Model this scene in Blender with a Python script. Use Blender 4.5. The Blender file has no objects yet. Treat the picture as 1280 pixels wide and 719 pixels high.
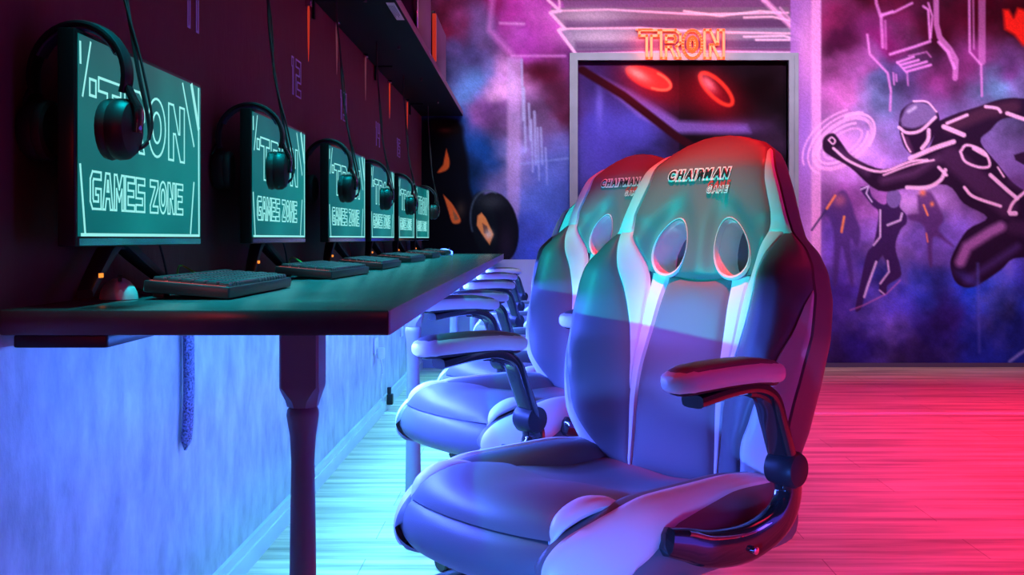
import bpy, math, random
import numpy as np
from mathutils import Vector, Matrix

random.seed(7)
rng = np.random.default_rng(7)
S = bpy.context.scene
COL = S.collection

# ------------------------------------------------------------------ camera
FPX = 1270.0
CAMZ = 0.90
cam_d = bpy.data.cameras.new('camera'); cam = bpy.data.objects.new('camera', cam_d); COL.objects.link(cam)
cam.location = (0, 0, CAMZ); cam.rotation_euler = (math.radians(90), 0, 0)
cam_d.sensor_width = 36; cam_d.lens = FPX / 1280 * 36
cam_d.shift_x = -28 / 1280; cam_d.shift_y = -61.5 / 1280
cam_d.clip_start = 0.02
S.camera = cam
S.view_settings.view_transform = 'Standard'; S.view_settings.look = 'None'
S.view_settings.gamma = 1.0; S.view_settings.use_curve_mapping = False
S.view_settings.exposure = 0.0

# ------------------------------------------------------------------ world and lights
w = bpy.data.worlds.new('world'); S.world = w; w.use_nodes = True
w.node_tree.nodes['Background'].inputs[0].default_value = (0.10, 0.05, 0.30, 1)
w.node_tree.nodes['Background'].inputs[1].default_value = 0.02

def look(o, d):
    o.rotation_euler = Vector(d).to_track_quat('-Z', 'Y').to_euler()

def area(name, loc, d, sx, sy, col, power, spread=180):
    l = bpy.data.lights.new(name, 'AREA'); l.shape = 'RECTANGLE'; l.size = sx; l.size_y = sy
    l.color = col; l.energy = power; l.spread = math.radians(spread)
    o = bpy.data.objects.new(name, l); COL.objects.link(o); o.location = loc; look(o, d); return o

def strip(name, loc, d, length, wid, col, power, spread=180):
    """long lamp running along y, facing d (d has no y component)"""
    l = bpy.data.lights.new(name, 'AREA'); l.shape = 'RECTANGLE'; l.size = wid; l.size_y = length
    l.color = col; l.energy = power; l.spread = math.radians(spread)
    o = bpy.data.objects.new(name, l); COL.objects.link(o); o.location = loc
    z = -Vector(d).normalized(); y = Vector((0, 1, 0)); x = y.cross(z)
    o.rotation_euler = Matrix((x, y, z)).transposed().to_euler(); return o

def spot(name, loc, target, col, power, ang=60, blend=0.3, rad=0.02):
    l = bpy.data.lights.new(name, 'SPOT'); l.color = col; l.energy = power; l.spot_size = math.radians(ang)
    l.spot_blend = blend; l.shadow_soft_size = rad
    o = bpy.data.objects.new(name, l); COL.objects.link(o); o.location = loc
    look(o, Vector(target) - Vector(loc)); return o

BLUE = (0.10, 0.16, 1.0); TEAL = (0.0, 0.75, 0.70); RED = (1.0, 0.015, 0.06)
# LED strips fixed to the underside of the long desk
strip('led_blue_wall', (-0.34, 4.1, 0.738), (-1, 0, -0.9), 5.0, 0.03, (0.055, 0.21, 1.0), 44)
strip('led_blue_room', (-0.44, 4.05, 0.738), (1, 0, -0.75), 4.8, 0.03, (0.06, 0.12, 1.0), 105, 150)
strip('led_teal_floor', (-0.50, 4.5, 0.738), (0.1, 0, -1), 4.4, 0.03, (0.12, 0.88, 0.36), 20, 75)
strip('teal_desk_fill', (-0.60, 4.12, 1.742), (0.12, 0, -1), 5.35, 0.03, (0.0, 0.74, 0.84), 27, 42)  # added teal strip below the shelf, to tint the desk top
# added unseen teal spots behind the monitors, boosting screen light on the chairs
for y_, t_, p_ in ((1.555, (0.30, 1.97, 0.845), 66), (2.50, (0.17, 2.70, 0.86), 50), (3.40, (0.20, 3.52, 0.94), 42), (4.29, (0.20, 4.42, 0.94), 42)):
    spot('teal_screen_fill', (-0.745, y_, 0.874), t_, TEAL, p_, 26, 0.6, 0.004)
# red ceiling wash over the open floor
area('red_ceiling', (2.75, 3.2, 2.93), (0.0, 0.0, -1), 2.2, 4.6, RED, 160, 88)
spot('red_overhead', (0.25, 1.80, 2.88), (0.345, 1.975, 1.1), (1.0, 0.01, 0.015), 480, 12.5, 1.0, 0.04)
spot('red_overhead', (0.14, 2.50, 2.88), (0.24, 2.70, 1.1), (1.0, 0.01, 0.015), 300, 13, 1.0, 0.04)
spot('red_overhead', (0.02, 1.30, 2.88), (0.07, 1.50, 0.5), (1.0, 0.01, 0.03), 42, 17, 1.0, 0.04)
# wash on the painted end wall
area('mural_wash', (1.5, 4.7, 2.9), (0, 1.0, -0.42), 5.0, 0.3, (0.92, 0.94, 1.0), 53, 80)
# blue glow from the other row on the right
area('blue_right', (3.2, 0.6, 0.8), (-1, 0.25, 0.0), 0.6, 2.0, (0.12, 0.06, 1.0), 16)
spot('blue_seat_fill', (-0.25, 0.5, 0.33), (0.13, 1.70, 0.34), (0.05, 0.18, 1.0), 95, 42, 0.35, 0.05)  # added unseen low spot in front, brightens the seat fronts
# a little red from the entrance side behind the camera
spot('red_front', (0.4, -1.2, 1.55), (-0.1, 2.0, 0.7), (1.0, 0.03, 0.05), 5, 75, 0.5, 0.05)
spot('red_desk', (-0.72, 0.15, 1.10), (-0.62, 1.74, 0.86), (1.0, 0.02, 0.03), 8, 20, 0.6, 0.03)

# ------------------------------------------------------------------ material helpers
def lin(c):
    return tuple(((v / 255) / 12.92 if v / 255 <= 0.04045 else ((v / 255 + 0.055) / 1.055) ** 2.4) for v in c)

def mat(name, col, rough=0.5, metal=0.0, bump=0.0, bscale=200, emit=None, es=1.0, coat=0.0, spec=0.5, var=0.0):
    m = bpy.data.materials.new(name); m.use_nodes = True; nt = m.node_tree; b = nt.nodes['Principled BSDF']
    b.inputs['Base Color'].default_value = (*col, 1); b.inputs['Roughness'].default_value = rough
    b.inputs['Metallic'].default_value = metal; b.inputs['Coat Weight'].default_value = coat
    b.inputs['Specular IOR Level'].default_value = spec
    if emit: b.inputs['Emission Color'].default_value = (*emit, 1); b.inputs['Emission Strength'].default_value = es
    if bump or var:
        tc = nt.nodes.new('ShaderNodeTexCoord'); n = nt.nodes.new('ShaderNodeTexNoise')
        n.inputs['Scale'].default_value = bscale; n.inputs['Detail'].default_value = 3
        nt.links.new(tc.outputs['Object'], n.inputs['Vector'])
        if bump:
            bp = nt.nodes.new('ShaderNodeBump'); bp.inputs['Strength'].default_value = bump; bp.inputs['Distance'].default_value = 0.002
            nt.links.new(n.outputs['Fac'], bp.inputs['Height']); nt.links.new(bp.outputs[0], b.inputs['Normal'])
        if var:
            r = nt.nodes.new('ShaderNodeValToRGB')
            r.color_ramp.elements[0].color = (*[c * (1 - var) for c in col], 1); r.color_ramp.elements[1].color = (*[min(1, c * (1 + var)) for c in col], 1)
            r.color_ramp.elements[0].position = .3; r.color_ramp.elements[1].position = .7
            nt.links.new(n.outputs['Fac'], r.inputs[0]); nt.links.new(r.outputs[0], b.inputs['Base Color'])
    return m

M = {}
M['leather'] = mat('dark_leather', (0.165, 0.165, 0.18), 0.45, bump=0.12, bscale=500)
M['white'] = mat('white_leather', (0.80, 0.80, 0.82), 0.40, bump=0.10, bscale=500)
M['gloss'] = mat('gloss_black', (0.02, 0.02, 0.022), 0.12, coat=0.5)
M['plastic'] = mat('black_plastic', (0.022, 0.022, 0.027), 0.45, spec=.3)
M['soft'] = mat('soft_black', (0.025, 0.025, 0.03), 0.6, bump=.1)
M['chrome'] = mat('chrome', (0.75, 0.75, 0.78), 0.12, metal=1)
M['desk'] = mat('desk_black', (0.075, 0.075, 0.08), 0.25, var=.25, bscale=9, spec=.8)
M['deskedge_lit'] = mat('desk_edge_lit', (0.38, 0.38, 0.56), 0.5)  # lavender of the blue light, put into the room-side edge colour
M['leg'] = mat('leg_paint', (0.27, 0.25, 0.30), 0.5)
M['housing'] = mat('monitor_plastic', (0.015, 0.015, 0.017), 0.3, spec=.2)
M['key'] = mat('key_plastic', (0.05, 0.05, 0.06), 0.3)
M['kbody'] = mat('keyboard_body', (0.03, 0.03, 0.04), 0.35)
M['letter'] = mat('screen_letters', (0, 0, 0), 0.4, emit=lin((150, 240, 235)), es=1.0)
M['number'] = mat('lilac_vinyl', (0.45, 0.28, 0.75), 0.5, emit=(0.10, 0.05, 0.25), es=0.25)
M['text_black'] = mat('print_black', (0.01, 0.01, 0.012), 0.5)
M['text_white'] = mat('print_white', (0.9, 0.9, 0.9), 0.5)
M['text_red'] = mat('print_red', (0.75, 0.03, 0.03), 0.5)
M['sticker'] = mat('paper_sticker', (0.75, 0.78, 0.85), 0.6)
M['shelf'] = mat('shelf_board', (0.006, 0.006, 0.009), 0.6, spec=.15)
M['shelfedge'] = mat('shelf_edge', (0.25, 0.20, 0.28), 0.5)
M['case'] = mat('case_steel', (0.10, 0.04, 0.09), 0.4)
M['redled'] = mat('red_led', (0.2, 0, 0), 0.4, emit=(1.0, 0.06, 0.03), es=0.42)
M['backlight'] = mat('key_backlight', (0.2, 0.0, 0.0), 0.4, emit=(1.0, 0.04, 0.03), es=.5)
M['amber'] = mat('amber_led', (0.2, 0.05, 0), 0.4, emit=(1.0, 0.25, 0.03), es=1.5)
M['blueled'] = mat('blue_led', (0.0, 0.0, 0.2), 0.4, emit=(0.05, 0.15, 1.0), es=9)
M['neon'] = mat('neon_orange', (0.3, 0.05, 0), 0.4, emit=(1.0, 0.085, 0.022), es=1.8)
M['palegrey'] = mat('pale_grey', (0.80, 0.82, 0.84), 0.4)
M['frame'] = mat('frame_paint', lin((125, 118, 145)), 0.5, var=.12, bscale=6)
M['socket'] = mat('socket_plastic', (0.75, 0.75, 0.75), 0.35)

# ------------------------------------------------------------------ mesh helpers
class MB:
    def __init__(s): s.v = []; s.f = []; s.m = []
    def add(s, vs, fs, mi=0):
        o = len(s.v); s.v += [tuple(p) for p in vs]; s.f += [tuple(i + o for i in f) for f in fs]; s.m += [mi] * len(fs)
    def box(s, x0, x1, y0, y1, z0, z1, mi=0, b=0.0):
        if b <= 0:
            s.add([(x0, y0, z0), (x1, y0, z0), (x1, y1, z0), (x0, y1, z0), (x0, y0, z1), (x1, y0, z1), (x1, y1, z1), (x0, y1, z1)],
                  [(0, 3, 2, 1), (4, 5, 6, 7), (0, 1, 5, 4), (1, 2, 6, 5), (2, 3, 7, 6), (3, 0, 4, 7)], mi); return
        # bevelled box: stacked rounded-rectangle rings
        def ring(ins, z):
            r = b; X0, X1, Y0, Y1 = x0 + ins, x1 - ins, y0 + ins, y1 - ins; out = []
            for cx, cy, a0 in ((X1 - r, Y1 - r, 0), (X0 + r, Y1 - r, 90), (X0 + r, Y0 + r, 180), (X1 - r, Y0 + r, 270)):
                for k in range(4):
                    a = math.radians(a0 + 30 * k); out.append((cx + r * math.cos(a), cy + r * math.sin(a), z))
            return out
        bb = b * .6
        rings = [ring(bb, z0), ring(bb * .3, z0 + bb * .3), ring(0, z0 + bb), ring(0, z1 - bb), ring(bb * .3, z1 - bb * .3), ring(bb, z1)]
        s.loft(rings, True, True, mi)
    def loft(s, rings, closed=True, caps=False, mi=0):
        n = len(rings[0]); vs = [p for r in rings for p in r]; fs = []
        for i in range(len(rings) - 1):
            for j in range(n if closed else n - 1):
                a = i * n + j; b2 = i * n + (j + 1) % n
                fs.append((a, b2, b2 + n, a + n))
        if caps:
            fs.append(tuple(reversed(range(n)))); fs.append(tuple((len(rings) - 1) * n + j for j in range(n)))
        s.add(vs, fs, mi)
    def lathe(s, prof, cx=0, cy=0, n=24, mi=0, axis='z', c=0):
        rings = []
        for r, z in prof:
            rr = []
            for k in range(n):
                a = 2 * math.pi * k / n; p = r * math.cos(a); q = r * math.sin(a)
                rr.append((cx + p, cy + q, z) if axis == 'z' else ((z, cx + p, cy + q) if axis == 'x' else (cx + p, z, cy + q)))
            rings.append(rr)
        s.loft(rings, True, True, mi)
    def tube(s, pts, r, n=8, mi=0):
        sweep(s, pts, [(r, r)] * len(pts), n=n, mi=mi)
    def build(s, name, mats, parent=None, smooth=True, loc=None):
        me = bpy.data.meshes.new(name); me.from_pydata(s.v, [], s.f)
        mats = mats if isinstance(mats, (list, tuple)) else [mats]
        for m_ in mats: me.materials.append(m_)
        if len(mats) > 1: me.polygons.foreach_set('material_index', s.m)
        if smooth:
            me.polygons.foreach_set('use_smooth', [True] * len(me.polygons))
        me.update()
        if smooth:
            try: me.set_sharp_from_angle(angle=math.radians(38))
            except Exception: pass
        o = bpy.data.objects.new(name, me); COL.objects.link(o)
        if parent: o.parent = parent
        if loc: o.location = loc
        return o

def catmull(pts, n=8):
    P = [Vector(p) for p in pts]; P = [P[0] * 2 - P[1]] + P + [P[-1] * 2 - P[-2]]; out = []
    for i in range(1, len(P) - 2):
        for k in range(n):
            t = k / n; a, b, c, d = P[i - 1], P[i], P[i + 1], P[i + 2]
            out.append(0.5 * ((2 * b) + (c - a) * t + (2 * a - 5 * b + 4 * c - d) * t * t + (3 * b - a - 3 * c + d) * t ** 3))
    out.append(P[-2]); return out

def sweep(mb, path, radii, n=14, mi=0, side=None, p=1.0, caps=True):
    """radii: (half width along side vector, half height); superellipse power p (<1 = boxier)"""
    path = [Vector(q) for q in path]; rings = []
    for i, q in enumerate(path):
        t = (path[min(i + 1, len(path) - 1)] - path[max(i - 1, 0)]).normalized()
        sd = Vector(side) if side else (Vector((0, 0, 1)).cross(t) if abs(t.z) < .95 else Vector((1, 0, 0)))
        sd = (sd - t * sd.dot(t)).normalized(); up = t.cross(sd)
        a, b = radii[i]; rr = []
        for k in range(n):
            th = 2 * math.pi * k / n; c, s_ = math.cos(th), math.sin(th)
            c = math.copysign(abs(c) ** p, c); s_ = math.copysign(abs(s_) ** p, s_)
            rr.append(q + sd * (a * c) + up * (b * s_))
        rings.append(rr)
    mb.loft(rings, True, caps, mi)

def empty(name, loc=(0, 0, 0), rz=0, **kw):
    o = bpy.data.objects.new(name, None); COL.objects.link(o); o.location = loc; o.rotation_euler = (0, 0, rz)
    o.empty_display_size = .05; tag(o, **kw); return o
def tag(o, label=None, cat=None, group=None, kind=None):
    if label: o['label'] = label
    if cat: o['category'] = cat
    if group: o['group'] = group
    if kind: o['kind'] = kind
    return o
def kids(o): return [c for c in bpy.data.objects if c.parent == o]
def copy_tree(o, parent=None):
    ch = kids(o); c = o.copy(); COL.objects.link(c); c.parent = parent
    for k in ch: copy_tree(k, c)
    return c
def struct(name, mb, m): return tag(mb.build(name, m, smooth=False), kind='structure')

def smooth(x, a, b):
    t = np.clip((x - a) / (b - a), 0, 1); return t * t * (3 - 2 * t)

# ------------------------------------------------------------------ outlined lettering
G = {
 'T': [[(0, 1), (1, 1), (1, .8), (.62, .8), (.62, 0), (.38, 0), (.38, .8), (0, .8)]],
 'R': [[(0, 1), (.75, 1), (1, .85), (1, .55), (.8, .42), (1, 0), (.74, 0), (.5, .4), (.26, .4), (.26, 0), (0, 0)], [(.26, .8), (.7, .8), (.76, .72), (.76, .64), (.7, .58), (.26, .58)]],
 'N': [[(0, 0), (0, 1), (.3, 1), (.62, .5), (.70, .5), (.70, 1), (1, 1), (1, 0), (.74, 0), (.42, .48), (.3, .48), (.3, 0)]],
 'G': [[(1, 1), (.2, 1), (0, .8), (0, .2), (.2, 0), (1, 0), (1, .55), (.5, .55), (.5, .38), (.75, .38), (.75, .2), (.3, .2), (.25, .28), (.25, .74), (.3, .8), (1, .8)]],
 'A': [[(0, 0), (.3, 1), (.7, 1), (1, 0), (.75, 0), (.66, .3), (.36, .3), (.25, 0)], [(.42, .5), (.6, .5), (.53, .8), (.48, .8)]],
 'M': [[(0, 0), (0, 1), (.25, 1), (.5, .6), (.75, 1), (1, 1), (1, 0), (.78, 0), (.78, .6), (.5, .25), (.22, .6), (.22, 0)]],
 'E': [[(0, 0), (0, 1), (1, 1), (1, .82), (.27, .82), (.27, .6), (.9, .6), (.9, .42), (.27, .42), (.27, .18), (1, .18), (1, 0)]],
 'S': [[(0, 0), (0, .2), (.74, .2), (.74, .4), (0, .4), (0, 1), (1, 1), (1, .8), (.26, .8), (.26, .58), (1, .58), (1, 0)]],
 'Z': [[(0, 1), (1, 1), (1, .78), (.36, .2), (1, .2), (1, 0), (0, 0), (0, .22), (.62, .8), (0, .8)]],
 '1': [[(.3, 0), (.3, .75), (.05, .75), (.05, 1), (.65, 1), (.65, 0)]],
 '2': [[(0, 1), (1, 1), (1, .4), (.28, .4), (.28, .2), (1, .2), (1, 0), (0, 0), (0, .58), (.72, .58), (.72, .8), (0, .8)]],
 '3': [[(0, 1), (1, 1), (1, 0), (0, 0), (0, .2), (.7, .2), (.7, .4), (.25, .4), (.25, .6), (.7, .6), (.7, .8), (0, .8)]],
 '4': [[(0, 1), (.28, 1), (.28, .58), (.72, .58), (.72, 1), (1, 1), (1, 0), (.72, 0), (.72, .36), (0, .36)]],
 '5': [[(1, 1), (0, 1), (0, .4), (.7, .4), (.7, .2), (0, .2), (0, 0), (1, 0), (1, .6), (.28, .6), (.28, .8), (1, .8)]],
}
def circ(cx, cy, rx, ry, n=28): return [(cx + rx * math.cos(2 * math.pi * k / n), cy + ry * math.sin(2 * math.pi * k / n)) for k in range(n)]
G['O'] = [circ(.5, .5, .5, .5), circ(.5, .5, .24, .26)]
def outline_text(mb, txt, x0, y0, cw, h, gap, lw, place, th, mi=0, closed=True):
    """ribbons of width lw around each letter; place(u, v, d) -> 3-D point"""
    x = x0
    for ch in txt:
        if ch == ' ': x += cw * .6; continue
        wd = cw * (.55 if ch == '1' else 1.0)
        for poly in G[ch]:
            pts = [Vector((x + a * wd, y0 + b * h)) for a, b in poly]
            ribbon(mb, pts, lw, place, th, mi, True)
        x += wd + gap
def ribbon(mb, pts, lw, place, th, mi=0, closed=False):
    n = len(pts); pts = [Vector(p) for p in pts]
    for i in range(n if closed else n - 1):
        a, b = pts[i], pts[(i + 1) % n]; d = (b - a)
        if d.length < 1e-6: continue
        d.normalize(); nn = Vector((-d.y, d.x)) * lw / 2; a2 = a - d * lw * .45; b2 = b + d * lw * .45
        q = [a2 - nn, b2 - nn, b2 + nn, a2 + nn]
        vs = [place(p.x, p.y, 0) for p in q] + [place(p.x, p.y, th) for p in q]
        mb.add(vs, [(0, 3, 2, 1), (4, 5, 6, 7), (0, 1, 5, 4), (1, 2, 6, 5), (2, 3, 7, 6), (3, 0, 4, 7)], mi)

def font_mesh(txt, size, offset=0.0, shear=0.25, res=3):
    cu = bpy.data.curves.new('t', 'FONT'); cu.body = txt; cu.size = size; cu.offset = offset; cu.shear = shear
    cu.align_x = 'CENTER'; cu.align_y = 'CENTER'; cu.resolution_u = res; cu.space_character = 1.26
    o = bpy.data.objects.new('t', cu); COL.objects.link(o); dg = bpy.context.evaluated_depsgraph_get()
    me = bpy.data.meshes.new_from_object(o.evaluated_get(dg))
    vs = [(v.co.x, v.co.y) for v in me.vertices]; fs = [tuple(p.vertices) for p in me.polygons]
    bpy.data.objects.remove(o); bpy.data.curves.remove(cu); bpy.data.meshes.remove(me)
    return vs, fs

# ------------------------------------------------------------------ room shell
WX = -0.79; BY = 7.10; RX = 4.3; FY = -2.6; H = 3.0
def nodes_floor():
    m = bpy.data.materials.new('laminate_floor'); m.use_nodes = True; nt = m.node_tree; b = nt.nodes['Principled BSDF']
    tc = nt.nodes.new('ShaderNodeTexCoord'); mp = nt.nodes.new('ShaderNodeMapping'); mp.inputs['Scale'].default_value = (0.7, 11, 1)
    n = nt.nodes.new('ShaderNodeTexNoise'); n.inputs['Scale'].default_value = 1.6; n.inputs['Detail'].default_value = 6; n.inputs['Roughness'].default_value = .6
    br = nt.nodes.new('ShaderNodeTexBrick'); br.inputs['Scale'].default_value = 1; br.inputs['Brick Width'].default_value = 1.28
    br.inputs['Row Height'].default_value = 0.19; br.inputs['Mortar Size'].default_value = 0.0016; br.offset = .37
    br.inputs['Color1'].default_value = (.62, .50, .42, 1); br.inputs['Color2'].default_value = (.70, .58, .50, 1); br.inputs['Mortar'].default_value = (.32, .24, .2, 1)
    r = nt.nodes.new('ShaderNodeValToRGB'); r.color_ramp.elements[0].color = (.22, .22, .22, 1); r.color_ramp.elements[1].color = (1.2, 1.2, 1.2, 1)
    r.color_ramp.elements[0].position = .32; r.color_ramp.elements[1].position = .62
    mx = nt.nodes.new('ShaderNodeMix'); mx.data_type = 'RGBA'; mx.blend_type = 'MULTIPLY'; mx.inputs[0].default_value = .8
    nt.links.new(tc.outputs['Object'], mp.inputs[0]); nt.links.new(mp.outputs[0], n.inputs['Vector']); nt.links.new(tc.outputs['Object'], br.inputs['Vector'])
    nt.links.new(n.outputs['Fac'], r.inputs[0]); nt.links.new(br.outputs['Color'], mx.inputs[6]); nt.links.new(r.outputs[0], mx.inputs[7])
    nt.links.new(mx.outputs[2], b.inputs['Base Color']); b.inputs['Roughness'].default_value = .42
    return m
def nodes_wall():
    """rough painted plaster with trowel streaks; maroon above, pale below the desk line"""
    m = bpy.data.materials.new('plaster_wall'); m.use_nodes = True; nt = m.node_tree; b = nt.nodes['Principled BSDF']
    tc = nt.nodes.new('ShaderNodeTexCoord'); mp = nt.nodes.new('ShaderNodeMapping'); mp.inputs['Scale'].default_value = (1, 4.5, 2.4)
    n = nt.nodes.new('ShaderNodeTexNoise'); n.inputs['Scale'].default_value = 2.4; n.inputs['Detail'].default_value = 8; n.inputs['Roughness'].default_value = .62; n.inputs['Distortion'].default_value = .15
    r = nt.nodes.new('ShaderNodeValToRGB'); r.color_ramp.elements[0].color = (.33, .33, .37, 1); r.color_ramp.elements[1].color = (.64, .64, .70, 1)
    r.color_ramp.elements[0].position = .30; r.color_ramp.elements[1].position = .70
    bp = nt.nodes.new('ShaderNodeBump'); bp.inputs['Strength'].default_value = .5; bp.inputs['Distance'].default_value = .01
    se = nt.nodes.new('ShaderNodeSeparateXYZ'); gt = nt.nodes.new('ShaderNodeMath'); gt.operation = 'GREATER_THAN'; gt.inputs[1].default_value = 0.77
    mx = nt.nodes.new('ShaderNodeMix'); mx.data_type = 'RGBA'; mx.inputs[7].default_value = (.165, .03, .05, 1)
    nt.links.new(tc.outputs['Object'], mp.inputs[0]); nt.links.new(mp.outputs[0], n.inputs['Vector']); nt.links.new(n.outputs['Fac'], r.inputs[0])
    nt.links.new(tc.outputs['Object'], se.inputs[0]); nt.links.new(se.outputs[2], gt.inputs[0]); nt.links.new(gt.outputs[0], mx.inputs[0])
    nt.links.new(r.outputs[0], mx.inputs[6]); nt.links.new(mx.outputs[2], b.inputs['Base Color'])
    nt.links.new(n.outputs['Fac'], bp.inputs['Height']); nt.links.new(bp.outputs[0], b.inputs['Normal']); b.inputs['Roughness'].default_value = .7
    return m
M['floor'] = nodes_floor(); M['wall'] = nodes_wall()
M['ceil'] = mat('ceiling_dark', (.06, .05, .07), .8, var=.1, bscale=4)
M['wall2'] = mat('wall_dark', (.20, .12, .22), .8, var=.1, bscale=3)
M['base'] = mat('baseboard_paint', (.62, .62, .66), .45, var=.06, bscale=5)

mb = MB(); mb.box(WX - .2, RX + .2, FY - .2, BY + .2, -.1, 0); struct('floor', mb, M['floor'])
mb = MB(); mb.box(WX - .2, RX + .2, FY - .2, BY + .2, H, H + .1); struct('ceiling', mb, M['ceil'])
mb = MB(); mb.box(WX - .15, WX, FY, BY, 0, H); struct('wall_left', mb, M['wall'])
mb = MB(); mb.box(RX, RX + .15, FY, BY, 0, H); struct('wall_right', mb, M['wall2'])
mb = MB(); mb.box(WX - .15, RX + .15, FY - .15, FY, 0, H); struct('wall_front', mb, M['wall2'])

def w2(px, py, D=BY): return ((px - 668) / FPX * D, CAMZ + (298 - py) / FPX * D)
DX0, DZ = w2(722, 75); DX1 = w2(985, 75)[0]; DZ = w2(722, 76)[1]
mb = MB()
mb.box(WX - .15, DX0, BY, BY + .15, 0, H); mb.box(DX1, RX + .15, BY, BY + .15, 0, H); mb.box(DX0, DX1, BY, BY + .15, DZ, H)
struct('wall_back', mb, M['wall2'])
mb = MB()   # baseboard with a stepped top
mb.box(WX, WX + .012, FY, BY - .06, 0, .075); mb.box(WX, WX + .018, FY, BY - .06, 0, .05)
struct('baseboard_left', mb, M['base'])
mb = MB(); mb.box(DX1 + .08, RX, BY - .014, BY, 0, .03); struct('baseboard_back', mb, mat('dark_base', (.08, .05, .12), .5))
mb = MB(); mb.box(WX + .001, DX0 - .1, BY - .05, BY - .004, 0, .752); struct('trim_1', mb, mat('low_panel_paint', (.34, .32, .55), .5, var=.08, bscale=3))
mb = MB(); mb.box(WX + .02, RX, 5.19, 5.232, 0, .006); struct('trim_2', mb, mat('joint_strip', (.95, .95, .95), .25))

# ------------------------------------------------------------------ mural painted with brushes on a grid of points
PX0, PX1, PY0, PY1, STEP = 527, 1416, -74, 460, 1.25
gx = np.arange(PX0, PX1 + STEP, STEP); gy = np.arange(PY0, PY1 + .01, STEP)
XX, YY = np.meshgrid(gx, gy)
def vnoise(scale, seed, octv=4):
    r = np.random.default_rng(seed); out = np.zeros_like(XX); amp = 1; tot = 0
    for o in range(octv):
        sc = scale / 2 ** o; n = r.random((int(900 / sc) + 4, int(1200 / sc) + 4))
        a = (XX - PX0) / sc; b = (YY - PY0) / sc; i = a.astype(int); j = b.astype(int); fa = a - i; fb = b - j
        fa = fa * fa * (3 - 2 * fa); fb = fb * fb * (3 - 2 * fb)
        v = (n[j, i] * (1 - fa) + n[j, i + 1] * fa) * (1 - fb) + (n[j + 1, i] * (1 - fa) + n[j + 1, i + 1] * fa) * fb
        out += v * amp; tot += amp; amp *= .55
    return out / tot
ctrl = [(550,40,90,15,45),(580,65,70,60,120),(600,45,85,60,110),(620,10,120,20,80),(650,30,150,40,130),(690,30,160,60,150),(665,58,150,50,150),
(590,100,70,95,155),(612,130,110,60,130),(570,130,20,50,110),(590,180,20,60,135),(575,220,10,40,90),(635,110,190,130,190),(645,180,130,120,190),
(680,100,60,10,30),(695,140,70,20,45),(665,160,85,55,95),(690,200,80,80,150),(670,240,70,80,155),(650,280,50,60,140),(690,300,50,70,170),(620,225,90,80,140),
(600,260,20,30,60),(560,250,8,10,25),(545,180,10,8,25),(540,300,5,5,20),(660,320,60,80,200),(540,100,20,15,40),(600,-40,90,10,40),(700,-40,130,50,110),
(1040,10,90,20,60),(1060,40,60,10,45),(1050,80,120,50,110),(1080,100,130,60,130),(1060,120,175,85,165),(1120,60,105,20,85),(1130,100,90,60,130),(1110,112,80,80,140),
(1180,40,75,5,35),(1220,20,65,0,22),(1270,30,55,0,12),(1200,90,120,40,110),(1262,90,100,50,120),(1252,115,90,110,165),(1040,200,165,95,190),(1070,180,155,105,195),
(1100,140,110,110,180),(1060,250,140,65,160),(1100,250,155,85,175),(1150,260,155,105,185),(1040,300,95,60,165),(1120,310,135,90,190),(1170,320,115,80,190),
(1060,360,70,40,145),(1120,350,55,50,170),(1160,360,50,60,190),(1230,370,30,60,195),(1180,400,50,30,120),(1080,420,50,30,130),(1030,440,40,20,80),(1130,440,35,20,90),
(1230,430,30,40,150),(1270,450,30,40,140),(1100,400,80,60,170),(1010,420,60,30,120),(1230,160,110,90,160),(1200,250,130,80,160),(1350,60,70,10,40),(1350,200,110,70,150),(1350,350,60,50,170),(1350,440,30,30,110),(1100,-40,60,5,25),(1300,-40,50,0,15),
(760,95,45,20,70),(740,150,55,45,135),(790,170,62,52,150),(745,200,50,40,120),(850,100,45,5,25),(900,180,30,4,20),(960,120,30,2,12),(960,250,22,2,14),(800,260,45,30,90),(860,350,25,5,20),(800,400,30,20,70),(960,400,25,5,25)]
C = np.array(ctrl, float); num = np.zeros(XX.shape + (3,)); den = np.zeros_like(XX)
n1 = vnoise(70, 1) - .5; n2 = vnoise(70, 2) - .5
for c in C:
    d2 = (XX + n1 * 70 - c[0]) ** 2 + (YY + n2 * 70 - c[1]) ** 2 + 60
    wgt = d2 ** -1.7; num += wgt[..., None] * c[2:]; den += wgt
IMG = num / den[..., None]
cl = vnoise(46, 3, 5); IMG *= (0.35 + 1.25 * cl)[..., None]
hi = np.clip((vnoise(60, 4, 5) - .55) * 3.2, 0, 1)[..., None]; IMG = IMG * (1 - hi * .35) + np.array((190, 140, 210)) * hi * .35 * (IMG.max(axis=2, keepdims=True) / 180)

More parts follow.
